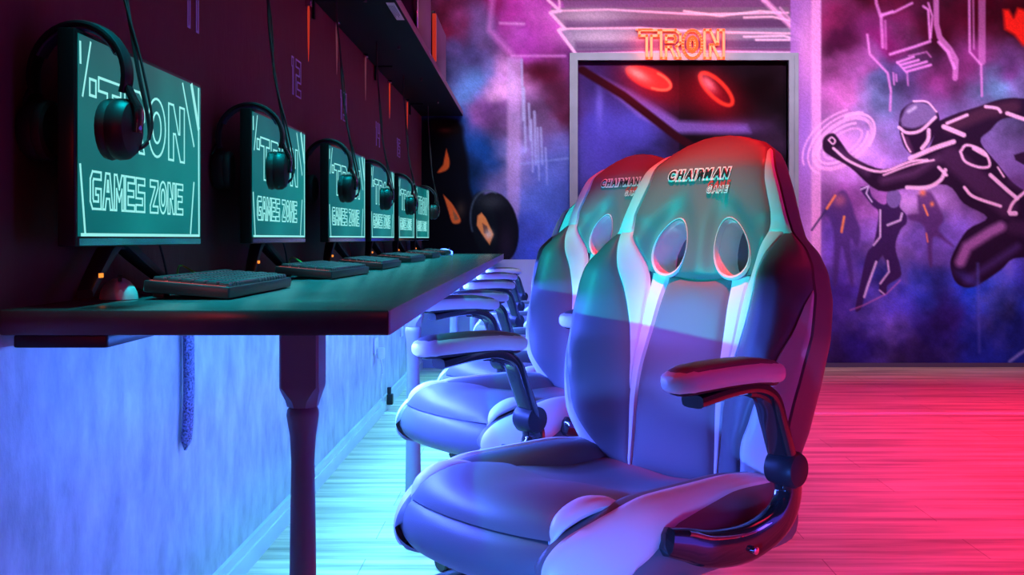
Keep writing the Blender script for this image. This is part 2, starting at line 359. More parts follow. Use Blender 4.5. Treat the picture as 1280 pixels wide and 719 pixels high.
def over(mask, col):
    global IMG
    IMG = IMG * (1 - mask[..., None]) + np.array(col, float) * mask[..., None]
def poly(pts, col, a=1.0, soft=1.0):
    n = len(pts); ins = np.zeros(XX.shape, bool); dist = np.full(XX.shape, 1e9)
    for i in range(n):
        x0, y0 = pts[i]; x1, y1 = pts[(i + 1) % n]
        c = ((y0 > YY) != (y1 > YY)) & (XX < (x1 - x0) * (YY - y0) / ((y1 - y0) or 1e-9) + x0); ins ^= c
        dx, dy = x1 - x0, y1 - y0; t = np.clip(((XX - x0) * dx + (YY - y0) * dy) / (dx * dx + dy * dy + 1e-9), 0, 1)
        dist = np.minimum(dist, np.hypot(XX - x0 - t * dx, YY - y0 - t * dy))
    sd = np.where(ins, dist, -dist); over(np.clip(sd / soft + .5, 0, 1) * a, col)
def stroke(pts, wd, col, a=1.0, soft=1.2):
    dist = np.full(XX.shape, 1e9)
    for i in range(len(pts) - 1):
        x0, y0 = pts[i]; x1, y1 = pts[i + 1]; dx, dy = x1 - x0, y1 - y0
        t = np.clip(((XX - x0) * dx + (YY - y0) * dy) / (dx * dx + dy * dy + 1e-9), 0, 1)
        dist = np.minimum(dist, np.hypot(XX - x0 - t * dx, YY - y0 - t * dy))
    over(np.clip((wd / 2 - dist) / soft + .5, 0, 1) * a, col)
def glow(x, y, rx, ry, col, a=.7, ang=0):
    c, s = math.cos(math.radians(ang)), math.sin(math.radians(ang)); u = (XX - x) * c + (YY - y) * s; v = -(XX - x) * s + (YY - y) * c
    over(a * np.exp(-((u / rx) ** 2 + (v / ry) ** 2)), col)
def ell(x, y, rx, ry, ang=0, a0=0, a1=360, n=40):
    c, s = math.cos(math.radians(ang)), math.sin(math.radians(ang)); o = []
    for k in range(n + 1):
        t = math.radians(a0 + (a1 - a0) * k / n); u, v = rx * math.cos(t), ry * math.sin(t); o.append((x + u * c - v * s, y + u * s + v * c))
    return o
def cr(pts, n=6): return [(p.x, p.y) for p in catmull([(a, b, 0) for a, b in pts], n)]

# left of the door: hanging block, beam, drips
poly([(610, -74), (616, 38), (642, 70), (706, 70), (690, 20), (684, -74)], (140, 50, 140), .25, 8)
stroke([(616, -10), (612, 38), (640, 68)], 7, (200, 110, 200), .55, 6); stroke([(640, 70), (706, 70)], 3, (215, 130, 215), .6, 3)
stroke([(625, 29), (655, 30)], 3, (220, 150, 220), .6, 3)
poly([(634, 72), (652, 72), (650, 260), (638, 330), (634, 330)], (185, 140, 205), .6, 5)
for x, y0, y1, wd in ((652, 75, 150, 3), (655, 110, 190, 3), (661, 130, 175, 3), (664, 150, 215, 2.5), (668, 140, 205, 3.5), (672, 160, 225, 2.5), (676, 160, 205, 3), (682, 185, 230, 2.5)):
    stroke([(x, y0), (x + 2, y1)], wd, (165, 160, 215), .65, 2)
stroke([(650, 205), (710, 198)], 2, (150, 160, 220), .5, 3)
glow(690, 250, 30, 60, (70, 90, 190), .6); glow(665, 300, 26, 30, (60, 70, 180), .5)
# dark crouched machine and rider, orange marks, round wheel
poly(cr([(527, 150), (545, 146), (566, 148), (578, 158), (580, 175), (585, 200), (588, 235), (600, 270), (610, 326), (527, 330)]), (8, 7, 16), .93, 6)
glow(553, 160, 14, 9, (60, 25, 25), .8); poly([(540, 150), (572, 150), (575, 165), (560, 172), (543, 168)], (22, 10, 12), .7, 4); glow(556, 163, 8, 3, (120, 50, 40), .6)
poly(cr([(558, 186), (562, 202), (559, 212), (547, 216), (554, 206)]), (245, 95, 45), 1, 1.5)
poly(cr([(554, 243), (566, 256), (576, 276), (566, 279), (560, 262)]), (240, 100, 50), 1, 1.5); poly([(566, 262), (574, 274), (568, 276)], (120, 90, 70), .8, 1.5)
glow(576, 262, 6, 10, (120, 90, 70), .35)
poly(ell(621, 285, 27, 45, -9), (10, 10, 20), .97, 2); poly(ell(605, 280, 16, 40, -9), (14, 18, 28), .9, 4)
stroke(ell(615, 280, 26, 42, -12, 175, 300), 2, (70, 85, 110), .8, 2); glow(615, 252, 16, 10, (70, 75, 85), .5); glow(632, 305, 10, 22, (60, 40, 70), .4)
poly([(597, 270), (602, 266), (607, 272), (617, 293), (612, 306), (602, 292), (596, 282)], (245, 130, 75), 1, 1.5)
poly([(603, 279), (609, 283), (611, 292), (605, 292)], (90, 60, 60), .9, 1.5); glow(611, 293, 5, 6, (215, 190, 190), .9)
# stacked slabs over the door
poly([(684, -74), (1010, -74), (1010, 66), (722, 70)], (110, 60, 110), .9, 2)
for y, l, r, c in ((-60, 675, 985, (105, 50, 85)), (-26, 680, 985, (105, 60, 90)), (10, 688, 985, (110, 82, 110)), (36, 700, 1002, (118, 105, 135))):
    poly([(l, y), (r, y - 1), (r + 10, y + 24), (l + 16, y + 27)], c, .85, 2); poly([(l + 18, y + 15), (r, y + 14), (r, y + 24), (l + 20, y + 26)], (70, 30, 80), .6, 4)
    glow(l + 50, y + 10, 45, 10, (210, 170, 200), .6)
stroke([(685, 0), (700, 14), (688, 16), (706, 36), (698, 38), (720, 68)], 4, (232, 160, 210), .95, 2)
stroke([(690, 14), (760, 12), (870, 18), (985, 16)], 2.5, (235, 160, 205), .9, 2); stroke([(700, 36), (800, 35), (880, 40), (990, 42), (1002, 48)], 2.5, (240, 165, 205), .9, 2)
stroke([(700, 14), (696, -40), (690, -74)], 3, (232, 160, 210), .8, 2); stroke([(720, 68), (860, 64), (1000, 66), (1003, 52)], 3, (225, 165, 215), .8, 2)
stroke([(855, 14), (900, 20), (950, 14), (975, 16)], 2.5, (245, 175, 210), .9, 2); stroke([(930, 22), (965, 21), (988, 26)], 2.5, (245, 175, 210), .9, 2)
stroke([(930, 46), (980, 45), (1002, 52)], 2.5, (245, 175, 215), .9, 2); stroke([(945, 50), (990, 50)], 2.5, (245, 175, 215), .9, 2)
stroke([(955, 0), (990, 34), (1000, 44)], 6, (235, 150, 210), .85, 4); stroke([(975, 10), (1003, 42)], 3, (220, 140, 200), .7, 2); stroke([(960, -74), (955, 0)], 6, (235, 150, 210), .6, 4)
# bright pillar
poly([(988, -74), (1026, -74), (1026, 460), (988, 460)], (150, 90, 180), .85, 1); poly([(1014, -74), (1026, -74), (1026, 460), (1014, 460)], (220, 140, 205), .75, 3)
glow(1010, 60, 14, 60, (215, 130, 195), .6); glow(1006, 180, 10, 50, (120, 80, 190), .6); glow(1014, 330, 12, 60, (230, 140, 215), .6); glow(1006, 430, 16, 30, (60, 30, 120), .8)
# sketchy light lines above the runner
def z3(x, y): return (1020 + x / 4.923, y / 4.923)
for P, wd, a in (([(360, -100), (370, 20), (400, 110), (410, 290)], 4, .7), ([(400, 90), (480, 75), (590, 20)], 3, .8), ([(400, 100), (470, 70)], 3, .8), ([(425, 130), (430, 300)], 3, .5),
                 ([(315, 215), (330, 335), (440, 450), (460, 560), (455, 680)], 3, .8), ([(455, 335), (600, 290), (700, 255)], 3.5, .85), ([(660, 40), (690, 60), (700, 240)], 3, .85),
                 ([(690, 20), (715, 100), (705, 230)], 2.5, .8), ([(735, -200), (740, 150), (760, 230), (820, 300), (860, 370), (855, 480)], 7, .65), ([(755, 260), (810, 320), (850, 420)], 4, .85),
                 ([(500, 385), (600, 350)], 3, .9), ([(520, 400), (630, 370)], 3, .9), ([(540, 420), (680, 380)], 3, .9), ([(560, 440), (705, 400)], 3, .9), ([(500, 385), (555, 445)], 2.5, .8), ([(570, 345), (680, 320), (705, 350)], 2, .6),
                 ([(475, 450), (480, 520)], 2, .8), ([(492, 460), (495, 500)], 2, .8), ([(560, 450), (566, 525)], 2, .7), ([(940, -200), (945, 320), (1015, 400), (1020, 590)], 3, .75), ([(965, -100), (970, 300)], 2, .6), ([(1020, -200), (1020, 380)], 9, .5)):
    stroke([z3(*p) for p in P], wd, (215, 120, 210), a, 2.2)
poly([z3(*p) for p in ((1150, 60), (1185, 60), (1215, 110), (1240, 50), (1280, 60), (1330, 120), (1330, 300), (1270, 280), (1220, 215), (1160, 180))], (215, 25, 20), .95, 5)
# runner with light rings (generic painted athlete in a dark suit)
def f8(x, y): return (1000 + x * .4173, 100 + y * .4173)
def F(L): return [f8(*p) for p in L]
glow(*f8(120, 210), 42, 40, (225, 150, 225), .55)
for rx, ry, an, wd, a, a0, a1 in ((42, 24, -38, 5, .6, 0, 360), (50, 30, -38, 2.5, .7, 160, 330), (36, 18, -35, 3, .8, 20, 320), (56, 36, -35, 2.5, .6, 190, 300), (47, 27, -40, 3, .8, -60, 60), (28, 12, -35, 3, .5, 0, 360)):
    stroke(ell(*f8(128, 190), rx, ry, an, a0, a1), wd, (240, 160, 225), a, 2)
DK = (34, 12, 40)
poly(F(cr([(100, 345), (130, 330), (150, 360), (165, 410), (180, 450), (172, 500), (150, 480), (160, 610), (148, 600), (125, 500), (110, 610), (98, 600), (102, 480), (90, 420), (70, 400), (80, 370)])), (66, 38, 105), .8, 4)
stroke(F([(35, 450), (105, 350)]), 2.5, (60, 40, 90), .9, 1.5); stroke(F([(80, 385), (105, 347)]), 3, (240, 120, 80), .9, 2); stroke(F([(132, 410), (124, 455)]), 3, (245, 130, 80), .9, 2); glow(*f8(118, 360), 8, 8, (210, 100, 120), .5)
poly(F(cr([(350, 345), (390, 335), (420, 390), (430, 420), (415, 450), (460, 500), (400, 470), (395, 555), (385, 540), (372, 440), (330, 420), (322, 405), (355, 400)])), (76, 36, 96), .8, 4)
glow(*f8(367, 338), 4, 4, (250, 120, 80), .9); glow(*f8(395, 372), 2.5, 3, (250, 130, 80), .9); stroke(F([(370, 375), (382, 405)]), 2.5, (250, 130, 90), .9, 1.5); stroke(F([(378, 460), (382, 485)]), 2, (240, 120, 90), .8, 1.5)
poly(F(cr([(205, 318), (180, 326), (215, 375), (235, 400), (220, 490), (200, 520), (180, 610), (165, 690), (185, 680), (200, 610), (240, 535), (250, 530), (262, 575), (238, 605), (240, 640), (258, 640), (262, 615), (300, 590), (300, 560), (285, 500), (300, 450), (318, 430), (318, 405), (298, 380), (300, 345), (280, 330), (262, 340), (258, 370), (240, 370), (215, 350)], 4)), (52, 25, 78), .97, 2)
poly(ell(*f8(280, 355), 9, 12, 0), (120, 90, 165), .9, 2)
for P, wd in (([(182, 328), (205, 318), (198, 340), (215, 365)], 2), ([(240, 390), (240, 470), (220, 495)], 2.5), ([(262, 435), (300, 420), (305, 400)], 3), ([(228, 545), (205, 610), (192, 650)], 3), ([(262, 542), (266, 575), (240, 610)], 2.5), ([(238, 630), (252, 642)], 2)):
    stroke(F(P), wd, (205, 165, 225), .9, 1.5)
stroke(F([(150, 690), (190, 675), (260, 640), (300, 600)]), 1.5, (220, 110, 180), .6, 2)
body = [(410, 125), (470, 100), (540, 78), (600, 58), (660, 55), (760, 70), (800, 110), (760, 150), (700, 120), (640, 112), (600, 120), (570, 150), (540, 185), (590, 250), (640, 310), (700, 350), (760, 420), (740, 520), (640, 535), (600, 570), (520, 620), (470, 610), (450, 560), (458, 520), (500, 450), (560, 412), (490, 370), (440, 315), (330, 322), (235, 332), (150, 262), (88, 226), (68, 205), (72, 172), (100, 160), (125, 190), (160, 232), (250, 268), (330, 238), (380, 212), (400, 170)]
glow(*f8(520, 250), 75, 50, (120, 70, 150), .4)
poly(F(cr(body, 4)), DK, .97, 2)
for P_, wd_, c_, a_ in (([(450, 140), (560, 95), (640, 80)], 16, (95, 45, 75), .5), ([(450, 230), (530, 300), (620, 380)], 26, (92, 45, 98), .45), ([(250, 300), (340, 280), (410, 235)], 10, (110, 60, 115), .5), ([(120, 215), (200, 275)], 8, (110, 60, 120), .5), ([(640, 300), (700, 330)], 14, (80, 40, 90), .5), ([(500, 600), (560, 560), (650, 500)], 8, (90, 60, 150), .5), ([(640, 440), (700, 450)], 18, (70, 35, 80), .5)):
    stroke(F(P_), wd_, c_, a_, 9)
poly(F([(640, 225), (671, 215), (700, 240), (671, 255), (645, 240)]), DK, .9, 2)
poly(F(cr([(295, 130), (305, 90), (340, 66), (385, 68), (412, 98), (416, 130), (400, 170), (375, 205), (345, 226), (315, 205), (300, 165), (295, 130)])), (38, 14, 46), 1, 2)
poly(F(cr([(300, 120), (320, 80), (355, 66), (395, 80), (408, 110), (380, 130), (340, 145), (305, 140)])), (128, 98, 165), .85, 4); stroke(F([(325, 95), (345, 82)]), 4, (190, 160, 210), .8, 3); stroke(F([(318, 175), (335, 215)]), 5, (90, 45, 90), .7, 4)
PK = (240, 170, 225)
for P, wd in (([(296, 142), (320, 158), (360, 152), (405, 112)], 4), ([(305, 160), (318, 195), (330, 215)], 2.5), ([(385, 150), (383, 180), (365, 205)], 5), ([(340, 64), (380, 66), (408, 95)], 2.5),
              ([(85, 180), (95, 172), (105, 182), (98, 192), (85, 180)], 2), ([(100, 205), (150, 245), (240, 275), (330, 245), (380, 240)], 3.5), ([(250, 285), (330, 255), (400, 240)], 2.5), ([(330, 235), (400, 205), (460, 185)], 6), ([(430, 140), (490, 165)], 6), ([(440, 130), (500, 105)], 4), ([(555, 80), (590, 85), (600, 96)], 4),
              ([(620, 100), (671, 118)], 5), ([(320, 322), (380, 322), (420, 300), (435, 270)], 5), ([(415, 262), (438, 285)], 4), ([(480, 215), (500, 195), (550, 215), (568, 255), (540, 262), (495, 245), (480, 215)], 3.5), ([(520, 205), (555, 225)], 5),
              ([(492, 322), (520, 350), (600, 378)], 4), ([(570, 285), (620, 330), (650, 355)], 5), ([(592, 262), (610, 290)], 2.5), ([(625, 395), (640, 365), (680, 330)], 4), ([(630, 400), (645, 400)], 6)):
    stroke(F(cr(P, 5)), wd, PK, .9, 1.6)
stroke(F([(480, 545), (500, 500), (570, 455), (600, 440)]), 13, (170, 100, 180), .8, 7); glow(*f8(510, 600), 22, 6, (70, 60, 170), .5, 30)
stroke([(1000, 402), (1020, 378)], 3, (30, 10, 60), .9, 2); stroke([(1010, 396), (1022, 381)], 2, (235, 190, 235), .9, 1.5)
stroke([(1262, 452), (1275, 442), (1285, 436)], 4, (150, 150, 220), .7, 3); stroke([(1222, 330), (1224, 440)], 3, (90, 90, 200), .5, 4)
# door leaf picture
dm = ((XX > 720) & (XX < 987) & (YY > 74))
IMGW = IMG.copy(); IMG = IMG * np.where(XX > 850, .42, .75)[..., None]
glow(745, 180, 40, 80, (75, 60, 170), .7); glow(790, 150, 40, 30, (70, 60, 165), .6); glow(750, 130, 5, 25, (110, 90, 200), .6)
poly([(735, 88), (790, 112), (850, 150), (935, 155), (940, 165), (845, 166), (800, 145)], (120, 85, 185), .75, 7)
stroke([(728, 86), (780, 118), (850, 172), (880, 190)], 10, (38, 4, 16), 1, 3)
glow(915, 158, 40, 10, (105, 75, 175), .6); glow(812, 105, 45, 22, (150, 8, 22), .75, 25); glow(893, 118, 38, 26, (150, 5, 22), .75, 40)
poly(ell(812, 96, 31, 13, 22), (230, 40, 40), .9, 4); stroke(ell(816, 98, 25, 10, 22, -80, 80), 3, (255, 90, 70), .9, 2); glow(798, 91, 16, 6, (250, 130, 130), .85, 30)
stroke(ell(897, 110, 27, 10, 45), 4.5, (235, 45, 35), .95, 3); glow(887, 103, 13, 6, (235, 110, 130), .8, 48)
IMG = np.where(dm[..., None], IMG, IMGW)
IMG = np.clip(IMG * (.94 + .12 * rng.random(XX.shape))[..., None], 0, 255)
LIN = np.where(IMG / 255 <= .04045, IMG / 255 / 12.92, ((IMG / 255 + .055) / 1.055) ** 2.4)

def paint_material():
    m = bpy.data.materials.new('sprayed_mural_paint'); m.use_nodes = True; nt = m.node_tree; b = nt.nodes['Principled BSDF']
    a = nt.nodes.new('ShaderNodeVertexColor'); a.layer_name = 'paint'; nt.links.new(a.outputs[0], b.inputs['Base Color']); b.inputs['Roughness'].default_value = .9; b.inputs['Specular IOR Level'].default_value = .05
    return m
M['mural'] = paint_material(); MURAL_GAIN = 1.25
def painted(name, y, sel, skip=None):
    """grid of painted points between sel=(px0,px1,py0,py1)"""
    i = np.where((gx >= sel[0] - .01) & (gx <= sel[1] + .01))[0]; j = np.where((gy >= sel[2] - .01) & (gy <= sel[3] + .01))[0]
    xs = (gx[i] - 668) / FPX * BY; zs = CAMZ + (298 - gy[j]) / FPX * BY
    A, B = np.meshgrid(xs, zs); n, mrow = len(i), len(j)
    co = np.stack([A, np.full_like(A, y), B], -1).reshape(-1, 3)
    I, J = np.meshgrid(np.arange(n - 1), np.arange(mrow - 1)); a = (J * n + I).ravel()
    if skip:
        cxp = gx[i][I.ravel()] + STEP / 2; cyp = gy[j][J.ravel()] + STEP / 2
        a = a[~((cxp > skip[0]) & (cxp < skip[1]) & (cyp > skip[2]))]
    faces = np.stack([a, a + n, a + n + 1, a + 1], 1)
    me = bpy.data.meshes.new(name); me.vertices.add(len(co)); me.vertices.foreach_set('co', co.ravel())
    me.loops.add(faces.size); me.loops.foreach_set('vertex_index', faces.ravel()); me.polygons.add(len(faces))
    me.polygons.foreach_set('loop_start', np.arange(len(faces)) * 4)
    me.update(calc_edges=True); me.validate()
    ca = me.color_attributes.new('paint', 'FLOAT_COLOR', 'POINT')
    c = np.clip(LIN[np.ix_(j, i)].reshape(-1, 3) * MURAL_GAIN, 0, .9); ca.data.foreach_set('color', np.concatenate([c, np.ones((len(c), 1))], 1).ravel())
    me.materials.append(M['mural']); o = bpy.data.objects.new(name, me); COL.objects.link(o); return o
mu = painted('wall_mural', BY - .003, (PX0, PX1, PY0, PY1), (721, 986, 75))
tag(mu, 'spray-painted mural of a dark-suited runner, clouds and light beams covering the end wall', 'mural')
dl = painted('door_1', BY + .05, (720, 987, 74, 460)); tag(dl, kind='structure')
mb = MB()
fx0, fz = w2(712, 67); fx1 = w2(997, 67)[0]
mb.box(fx0, DX0, BY - .03, BY + .06, 0, fz); mb.box(DX1, fx1, BY - .03, BY + .06, 0, fz); mb.box(DX0, DX1, BY - .03, BY + .06, DZ, fz)
mb.box(fx0 + .02, fx0 + .03, BY - .036, BY - .03, 0, fz - .02); mb.box(fx1 - .03, fx1 - .02, BY - .036, BY - .03, 0, fz - .02)
struct('trim_3', mb, M['frame'])

# neon lettering above the door
nx0, nz0 = w2(795, 74); nx1, nz1 = w2(906, 39)
mb = MB(); cw = (nx1 - nx0) * .215; ribbon(mb, circ(nx0 + .02 + cw * 2.76, (nz0 + nz1) / 2, cw * .12, .035, 12), .012, lambda u, v, d: (u, BY - .03 - d, v), .012, closed=True)
pl = lambda u, v, d: (u, BY - .03 - d, v)
outline_text(mb, 'TRON', nx0 + .02, nz0, cw, nz1 - nz0, cw * .13, .017, pl, .012)
ribbon(mb, [(nx0, nz1 + .005), (nx0 + cw * .8, nz1 + .005)], .012, pl, .012)
sg = mb.build('neon_sign', M['neon'], smooth=False); tag(sg, 'glowing orange-red outlined TRON lettering fixed on the wall above the door', 'sign')

for k_ in range(4): area('neon_light', (nx0 + .02 + cw * (.5 + 1.13 * k_), BY - .10, (nz0 + nz1) / 2), (0, 1, 0), cw * .9, .16, (1.0, 0.12, 0.02), .8)
# ------------------------------------------------------------------ desk
DT, DB = 0.795, 0.757; DXF = -0.211; DY0, DY1 = 1.49, 6.98
desk = empty('desk', (-.5, DY0, 0), label='long black gaming desk with turned legs along the left wall', cat='desk')
def P0(o, par):   # keep world coordinates of a mesh built in world space under a placed parent
    o.parent = par; o.matrix_parent_inverse = Matrix.Translation(-Vector(par.location)); return o
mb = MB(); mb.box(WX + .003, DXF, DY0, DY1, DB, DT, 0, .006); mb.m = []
o = mb.build('desk_top', M['desk']); me = o.data; me.materials.append(M['deskedge_lit'])
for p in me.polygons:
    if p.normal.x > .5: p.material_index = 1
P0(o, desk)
for y in (1.545, 2.95, 4.45, 5.85):
    mb = MB(); cx, r = -.352, .0295
    def sq(h, z, c): return [(cx + a * (h if abs(a) else 0), y, z) for a in ()]
    def octo(h, z, ch):
        return [(cx + a * h, y + b * h, z) for a, b in ((1, 1 - ch), (1 - ch, 1), (-1 + ch, 1), (-1, 1 - ch), (-1, -1 + ch), (-1 + ch, -1), (1 - ch, -1), (1, -1 + ch))]
    mb.loft([octo(.022, .645, .6), octo(.0245, .655, .55), octo(r, .672, .25), octo(r, .676, .12), octo(r, .7565, .12)], True, True)
    mb.lathe([(.02, 0), (.024, .004), (.025, .05), (.0225, .2), (.0205, .35), (.0185, .50), (.0175, .56), (.0195, .60), (.0235, .625), (.0245, .632), (.0235, .640), (.0205, .644), (.021, .65)], cx, y, 24)
    P0(mb.build('leg', M['leg']), desk)
mb = MB(); mb.box(WX + .02, -.63, 1.50, 2.2, .738, .7565, 0, .004); P0(mb.build('support_rail', M['plastic']), desk)

# ------------------------------------------------------------------ shelf with what is on and under it
shelf = empty('wall_shelf', (-.64, 1.0, 1.75), label='long black shelf board above the row of monitors', cat='shelf')
mb = MB(); mb.box(WX + .002, -.495, -.6, 7.06, 1.75, 1.785, 0, .003)
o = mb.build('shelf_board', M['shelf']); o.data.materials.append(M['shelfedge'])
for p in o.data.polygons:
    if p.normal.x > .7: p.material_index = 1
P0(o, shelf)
for y in (2.2, 3.6, 5.0, 6.4):
    mb = MB(); mb.box(WX + .003, -.70, y, y + .02, 1.744, 1.75); mb.box(WX + .003, WX + .010, y, y + .02, 1.68, 1.75)
    P0(mb.build('bracket', M['shelf'], smooth=False), shelf)
for k, (y, zz) in enumerate(((2.5, 0), (3.4, 0), (4.3, 0), (5.2, 0), (6.1, 0))):
    mb = MB(); mb.lathe([(.002, 1.738), (.007, 1.738), (.007, 1.7505)], -.60, y + .2, 10); P0(mb.build('screw', M['chrome']), shelf)
mb = MB(); mb.box(-.535, -.505, 3.66, 3.95, 1.7485, 1.7497); o = mb.build('sticker', M['sticker'], smooth=False)
tag(o, 'small white paper label stuck to the underside of the shelf', 'label')
mb = MB()
for k in range(4): mb.box(-.532 + k * .006, -.530 + k * .006, 3.70, 3.70 + .2 - .03 * (k % 2), 1.7480, 1.7486)
o = mb.build('print', M['text_black'], parent=None, smooth=False); o.parent = bpy.data.objects['sticker']
names = ('nearer dark computer case on the shelf with a pale metal corner', 'farther dark computer case on the shelf with a bright red corner strip')
for k, (y0, y1, zt) in enumerate(((4.32, 4.92, 2.12), (5.13, 5.75, 2.05))):
    cs = empty('computer_case', (-.6, y0, 1.785), label=names[k], cat='computer case', group='computer cases on the shelf')
    mb = MB(); mb.box(-.12, .10, 0, y1 - y0, 0, zt - 1.785, 0, .008); mb.build('case_body', M['case'], cs)
    mb = MB(); mb.box(.085, .104, -.006, .018, .01, zt - 1.80, 0, .002); mb.build('corner_strip', M['redled'] if k else M['chrome'], cs)
for k, (y, z0, L, hot) in enumerate(((3.5, 1.7, .19, 1), (4.0, 1.745, .20, 0), (4.68, 1.735, .20, 0), (5.46, 1.735, .19, 1), (6.22, 1.735, .18, 1))):
    mb = MB(); mb.lathe([(.0008, z0 - L), (.003, z0 - L * .7), (.0045, z0 - .02), (.003, z0)], WX + .012, y, 10)
    o = mb.build('hanging_light', M['redled'] if hot else mat('dull_glow', (.3, .2, .25), .3, emit=(.5, .12, .16), es=.18))
    mbb = MB(); mbb.box(WX + .002, WX + .024, y - .012, y + .012, z0 - .002, 1.749 if z0 < 1.73 else z0 + .014, 0, .002); c = mbb.build('clip', M['chrome'], o)
    tag(o, ('thin tapered red light' if hot else 'thin tapered dull pink light') + (' hanging under the shelf, nearest the camera', ' hanging under the shelf beside the number 13', ' hanging under the shelf past the number 13', ' hanging under the shelf past the number 14', ' hanging under the shelf, farthest from the camera')[k], 'light', 'tapered lights under the shelf')

# wall numbers
lnum = {'11': 'lilac outlined number 11 on the wall, cut off by the top of the picture', '12': 'lilac outlined number 12 on the wall above the second monitor', '13': 'lilac outlined number 13 on the wall above the third monitor', '14': 'lilac outlined number 14 on the wall above the fourth monitor', '15': 'faint lilac outlined number 15, the farthest on the wall'}
for txt, y0, z0, h in (('11', 2.30, 1.383, .12), ('12', 3.30, 1.372, .12), ('13', 4.13, 1.388, .115), ('14', 5.05, 1.365, .115), ('15', 5.83, 1.375, .10)):
    mb = MB(); outline_text(mb, txt, y0, z0, .07, h, .02, .005, lambda u, v, d: (WX + .001 + d, u, v), .0015)
    o = mb.build('wall_number', M['number'], smooth=False); tag(o, lnum[txt], 'number', 'station numbers on the wall')

# under-desk wall bits
mb = MB(); sweep(mb, catmull([(WX + .016, 2.27, .755), (WX + .018, 2.272, .6), (WX + .017, 2.268, .5), (WX + .013, 2.262, .428)], 8), [(.016, .012)] * 22 + [(.014, .01), (.009, .006), (.003, .003)], 12, side=(0, 1, 0))
M['braid'] = mat('glitter_braid', (.16, .16, .30), .35, var=.95, bscale=240, bump=.8)
o = mb.build('cable_sleeve', M['braid']); tag(o, 'glittery dark braided cable sleeve hanging down the wall under the desk', 'cable')
for k, (y, z) in enumerate(((5.02, .37), (6.0, .36))):
    so = empty('power_socket', (WX, y, z), label=('white wall socket under the desk, nearer one', 'white wall socket under the desk, farther one')[k], cat='socket', group='wall sockets under the desk')
    mb = MB(); mb.box(.0005, .012, -.04, .04, -.04, .04, 0, .005); mb.build('plate', M['socket'], so)
    mb = MB(); mb.lathe([(.022, .012), (.022, .014), (.018, .0135), (.017, .0125)], 0, 0, 20, axis='x'); mb.build('outlet', M['palegrey'], so)
    if k == 0:
        mb = MB(); mb.box(.014, .05, -.02, .02, -.065, -.01, 0, .008); sweep(mb, catmull([(.03, 0, -.06), (.04, 0, -.12), (.03, .03, -.2), (.025, .1, -.29)], 6), [(.004, .004)] * 19, 8); mb.build('plug', M['socket'], so)
mb = MB(); mb.box(WX + .019, WX + .05, 5.3, 5.34, .03, .085, 0, .006); mb.box(WX + .02, WX + .04, 5.31, 5.33, .085, .12, 0, .004)
o = mb.build('cable_plug', M['plastic']); tag(o, 'small black plug by the baseboard at the floor joint', 'plug')

# ------------------------------------------------------------------ monitors
def screen_material():
    m = bpy.data.materials.new('screen_glow'); m.use_nodes = True; nt = m.node_tree; b = nt.nodes['Principled BSDF']
    tc = nt.nodes.new('ShaderNodeTexCoord'); n = nt.nodes.new('ShaderNodeTexNoise'); n.inputs['Scale'].default_value = 3.0
    r = nt.nodes.new('ShaderNodeValToRGB'); r.color_ramp.elements[0].color = (*lin((2, 78, 84)), 1); r.color_ramp.elements[1].color = (*lin((14, 128, 128)), 1)
    r.color_ramp.elements[0].position = .3; r.color_ramp.elements[1].position = .7
    nt.links.new(tc.outputs['Object'], n.inputs[0]); nt.links.new(n.outputs[0], r.inputs[0]); nt.links.new(r.outputs[0], b.inputs['Emission Color'])
    b.inputs['Emission Strength'].default_value = 1.0; b.inputs['Base Color'].default_value = (.002, .004, .004, 1); b.inputs['Roughness'].default_value = .3; b.inputs['Specular IOR Level'].default_value = .08
    return m
M['screen'] = screen_material()
mon = empty('monitor', (0, 0, 0))
W_, Z0, Z1 = .575, .091, .420        # heights above the desk top
mb = MB(); mb.box(-.028, 0, 0, W_, Z0, Z1, 0, .004); mb.box(-.05, -.028, .08, W_ - .08, Z0 + .06, Z1 - .06, 0, .01); mb.build('housing', M['housing'], mon)
mb = MB(); mb.box(.0, .0012, .008, W_ - .008, Z0 + .016, Z1 - .007); scr = mb.build('screen', M['screen'], mon, smooth=False)
mb = MB(); plc = lambda u, v, d: (.0014 + d, u, v)
outline_text(mb, 'TRON', .078, .252, .085, .105, .017, .0042, plc, .0006)
ribbon(mb, [(.046, .325), (.068, .325), (.068, .350), (.046, .350)], .0042, plc, .0006, closed=True)
outline_text(mb, 'GAMES', .048, .150, .039, .058, .006, .0036, plc, .0006)
outline_text(mb, 'ZONE', .293, .150, .037, .058, .0065, .0036, plc, .0006)
for P, lw in (([(.0215, .321), (.049, .406)], .004), ([(.014, .37), (.013, .40)], .005), ([(.03, .112), (.013, .215)], .005), ([(.46, .405), (.525, .29)], .005), ([(.512, .408), (.552, .33)], .012), ([(.553, .408), (.556, .115)], .006), ([(.525, .215), (.505, .115)], .005), ([(.018, .1095), (.557, .1095)], .005)):
    ribbon(mb, P, lw, plc, .0006)
mb.build('lettering', M['letter'], scr, smooth=False)
mb = MB(); mb.box(.0, .002, .01, W_ - .01, Z0 + .002, Z0 + .013); mb.build('lower_bezel', M['chrome'], mon, smooth=False)
mb = MB(); sweep(mb, [(-.055, .29, .24), (-.058, .29, .15), (-.058, .288, .085)], [(.034, .011), (.030, .012), (.024, .013)], 12, side=(0, 1, 0), p=.5)
mb.build('stand_neck', M['plastic'], mon)
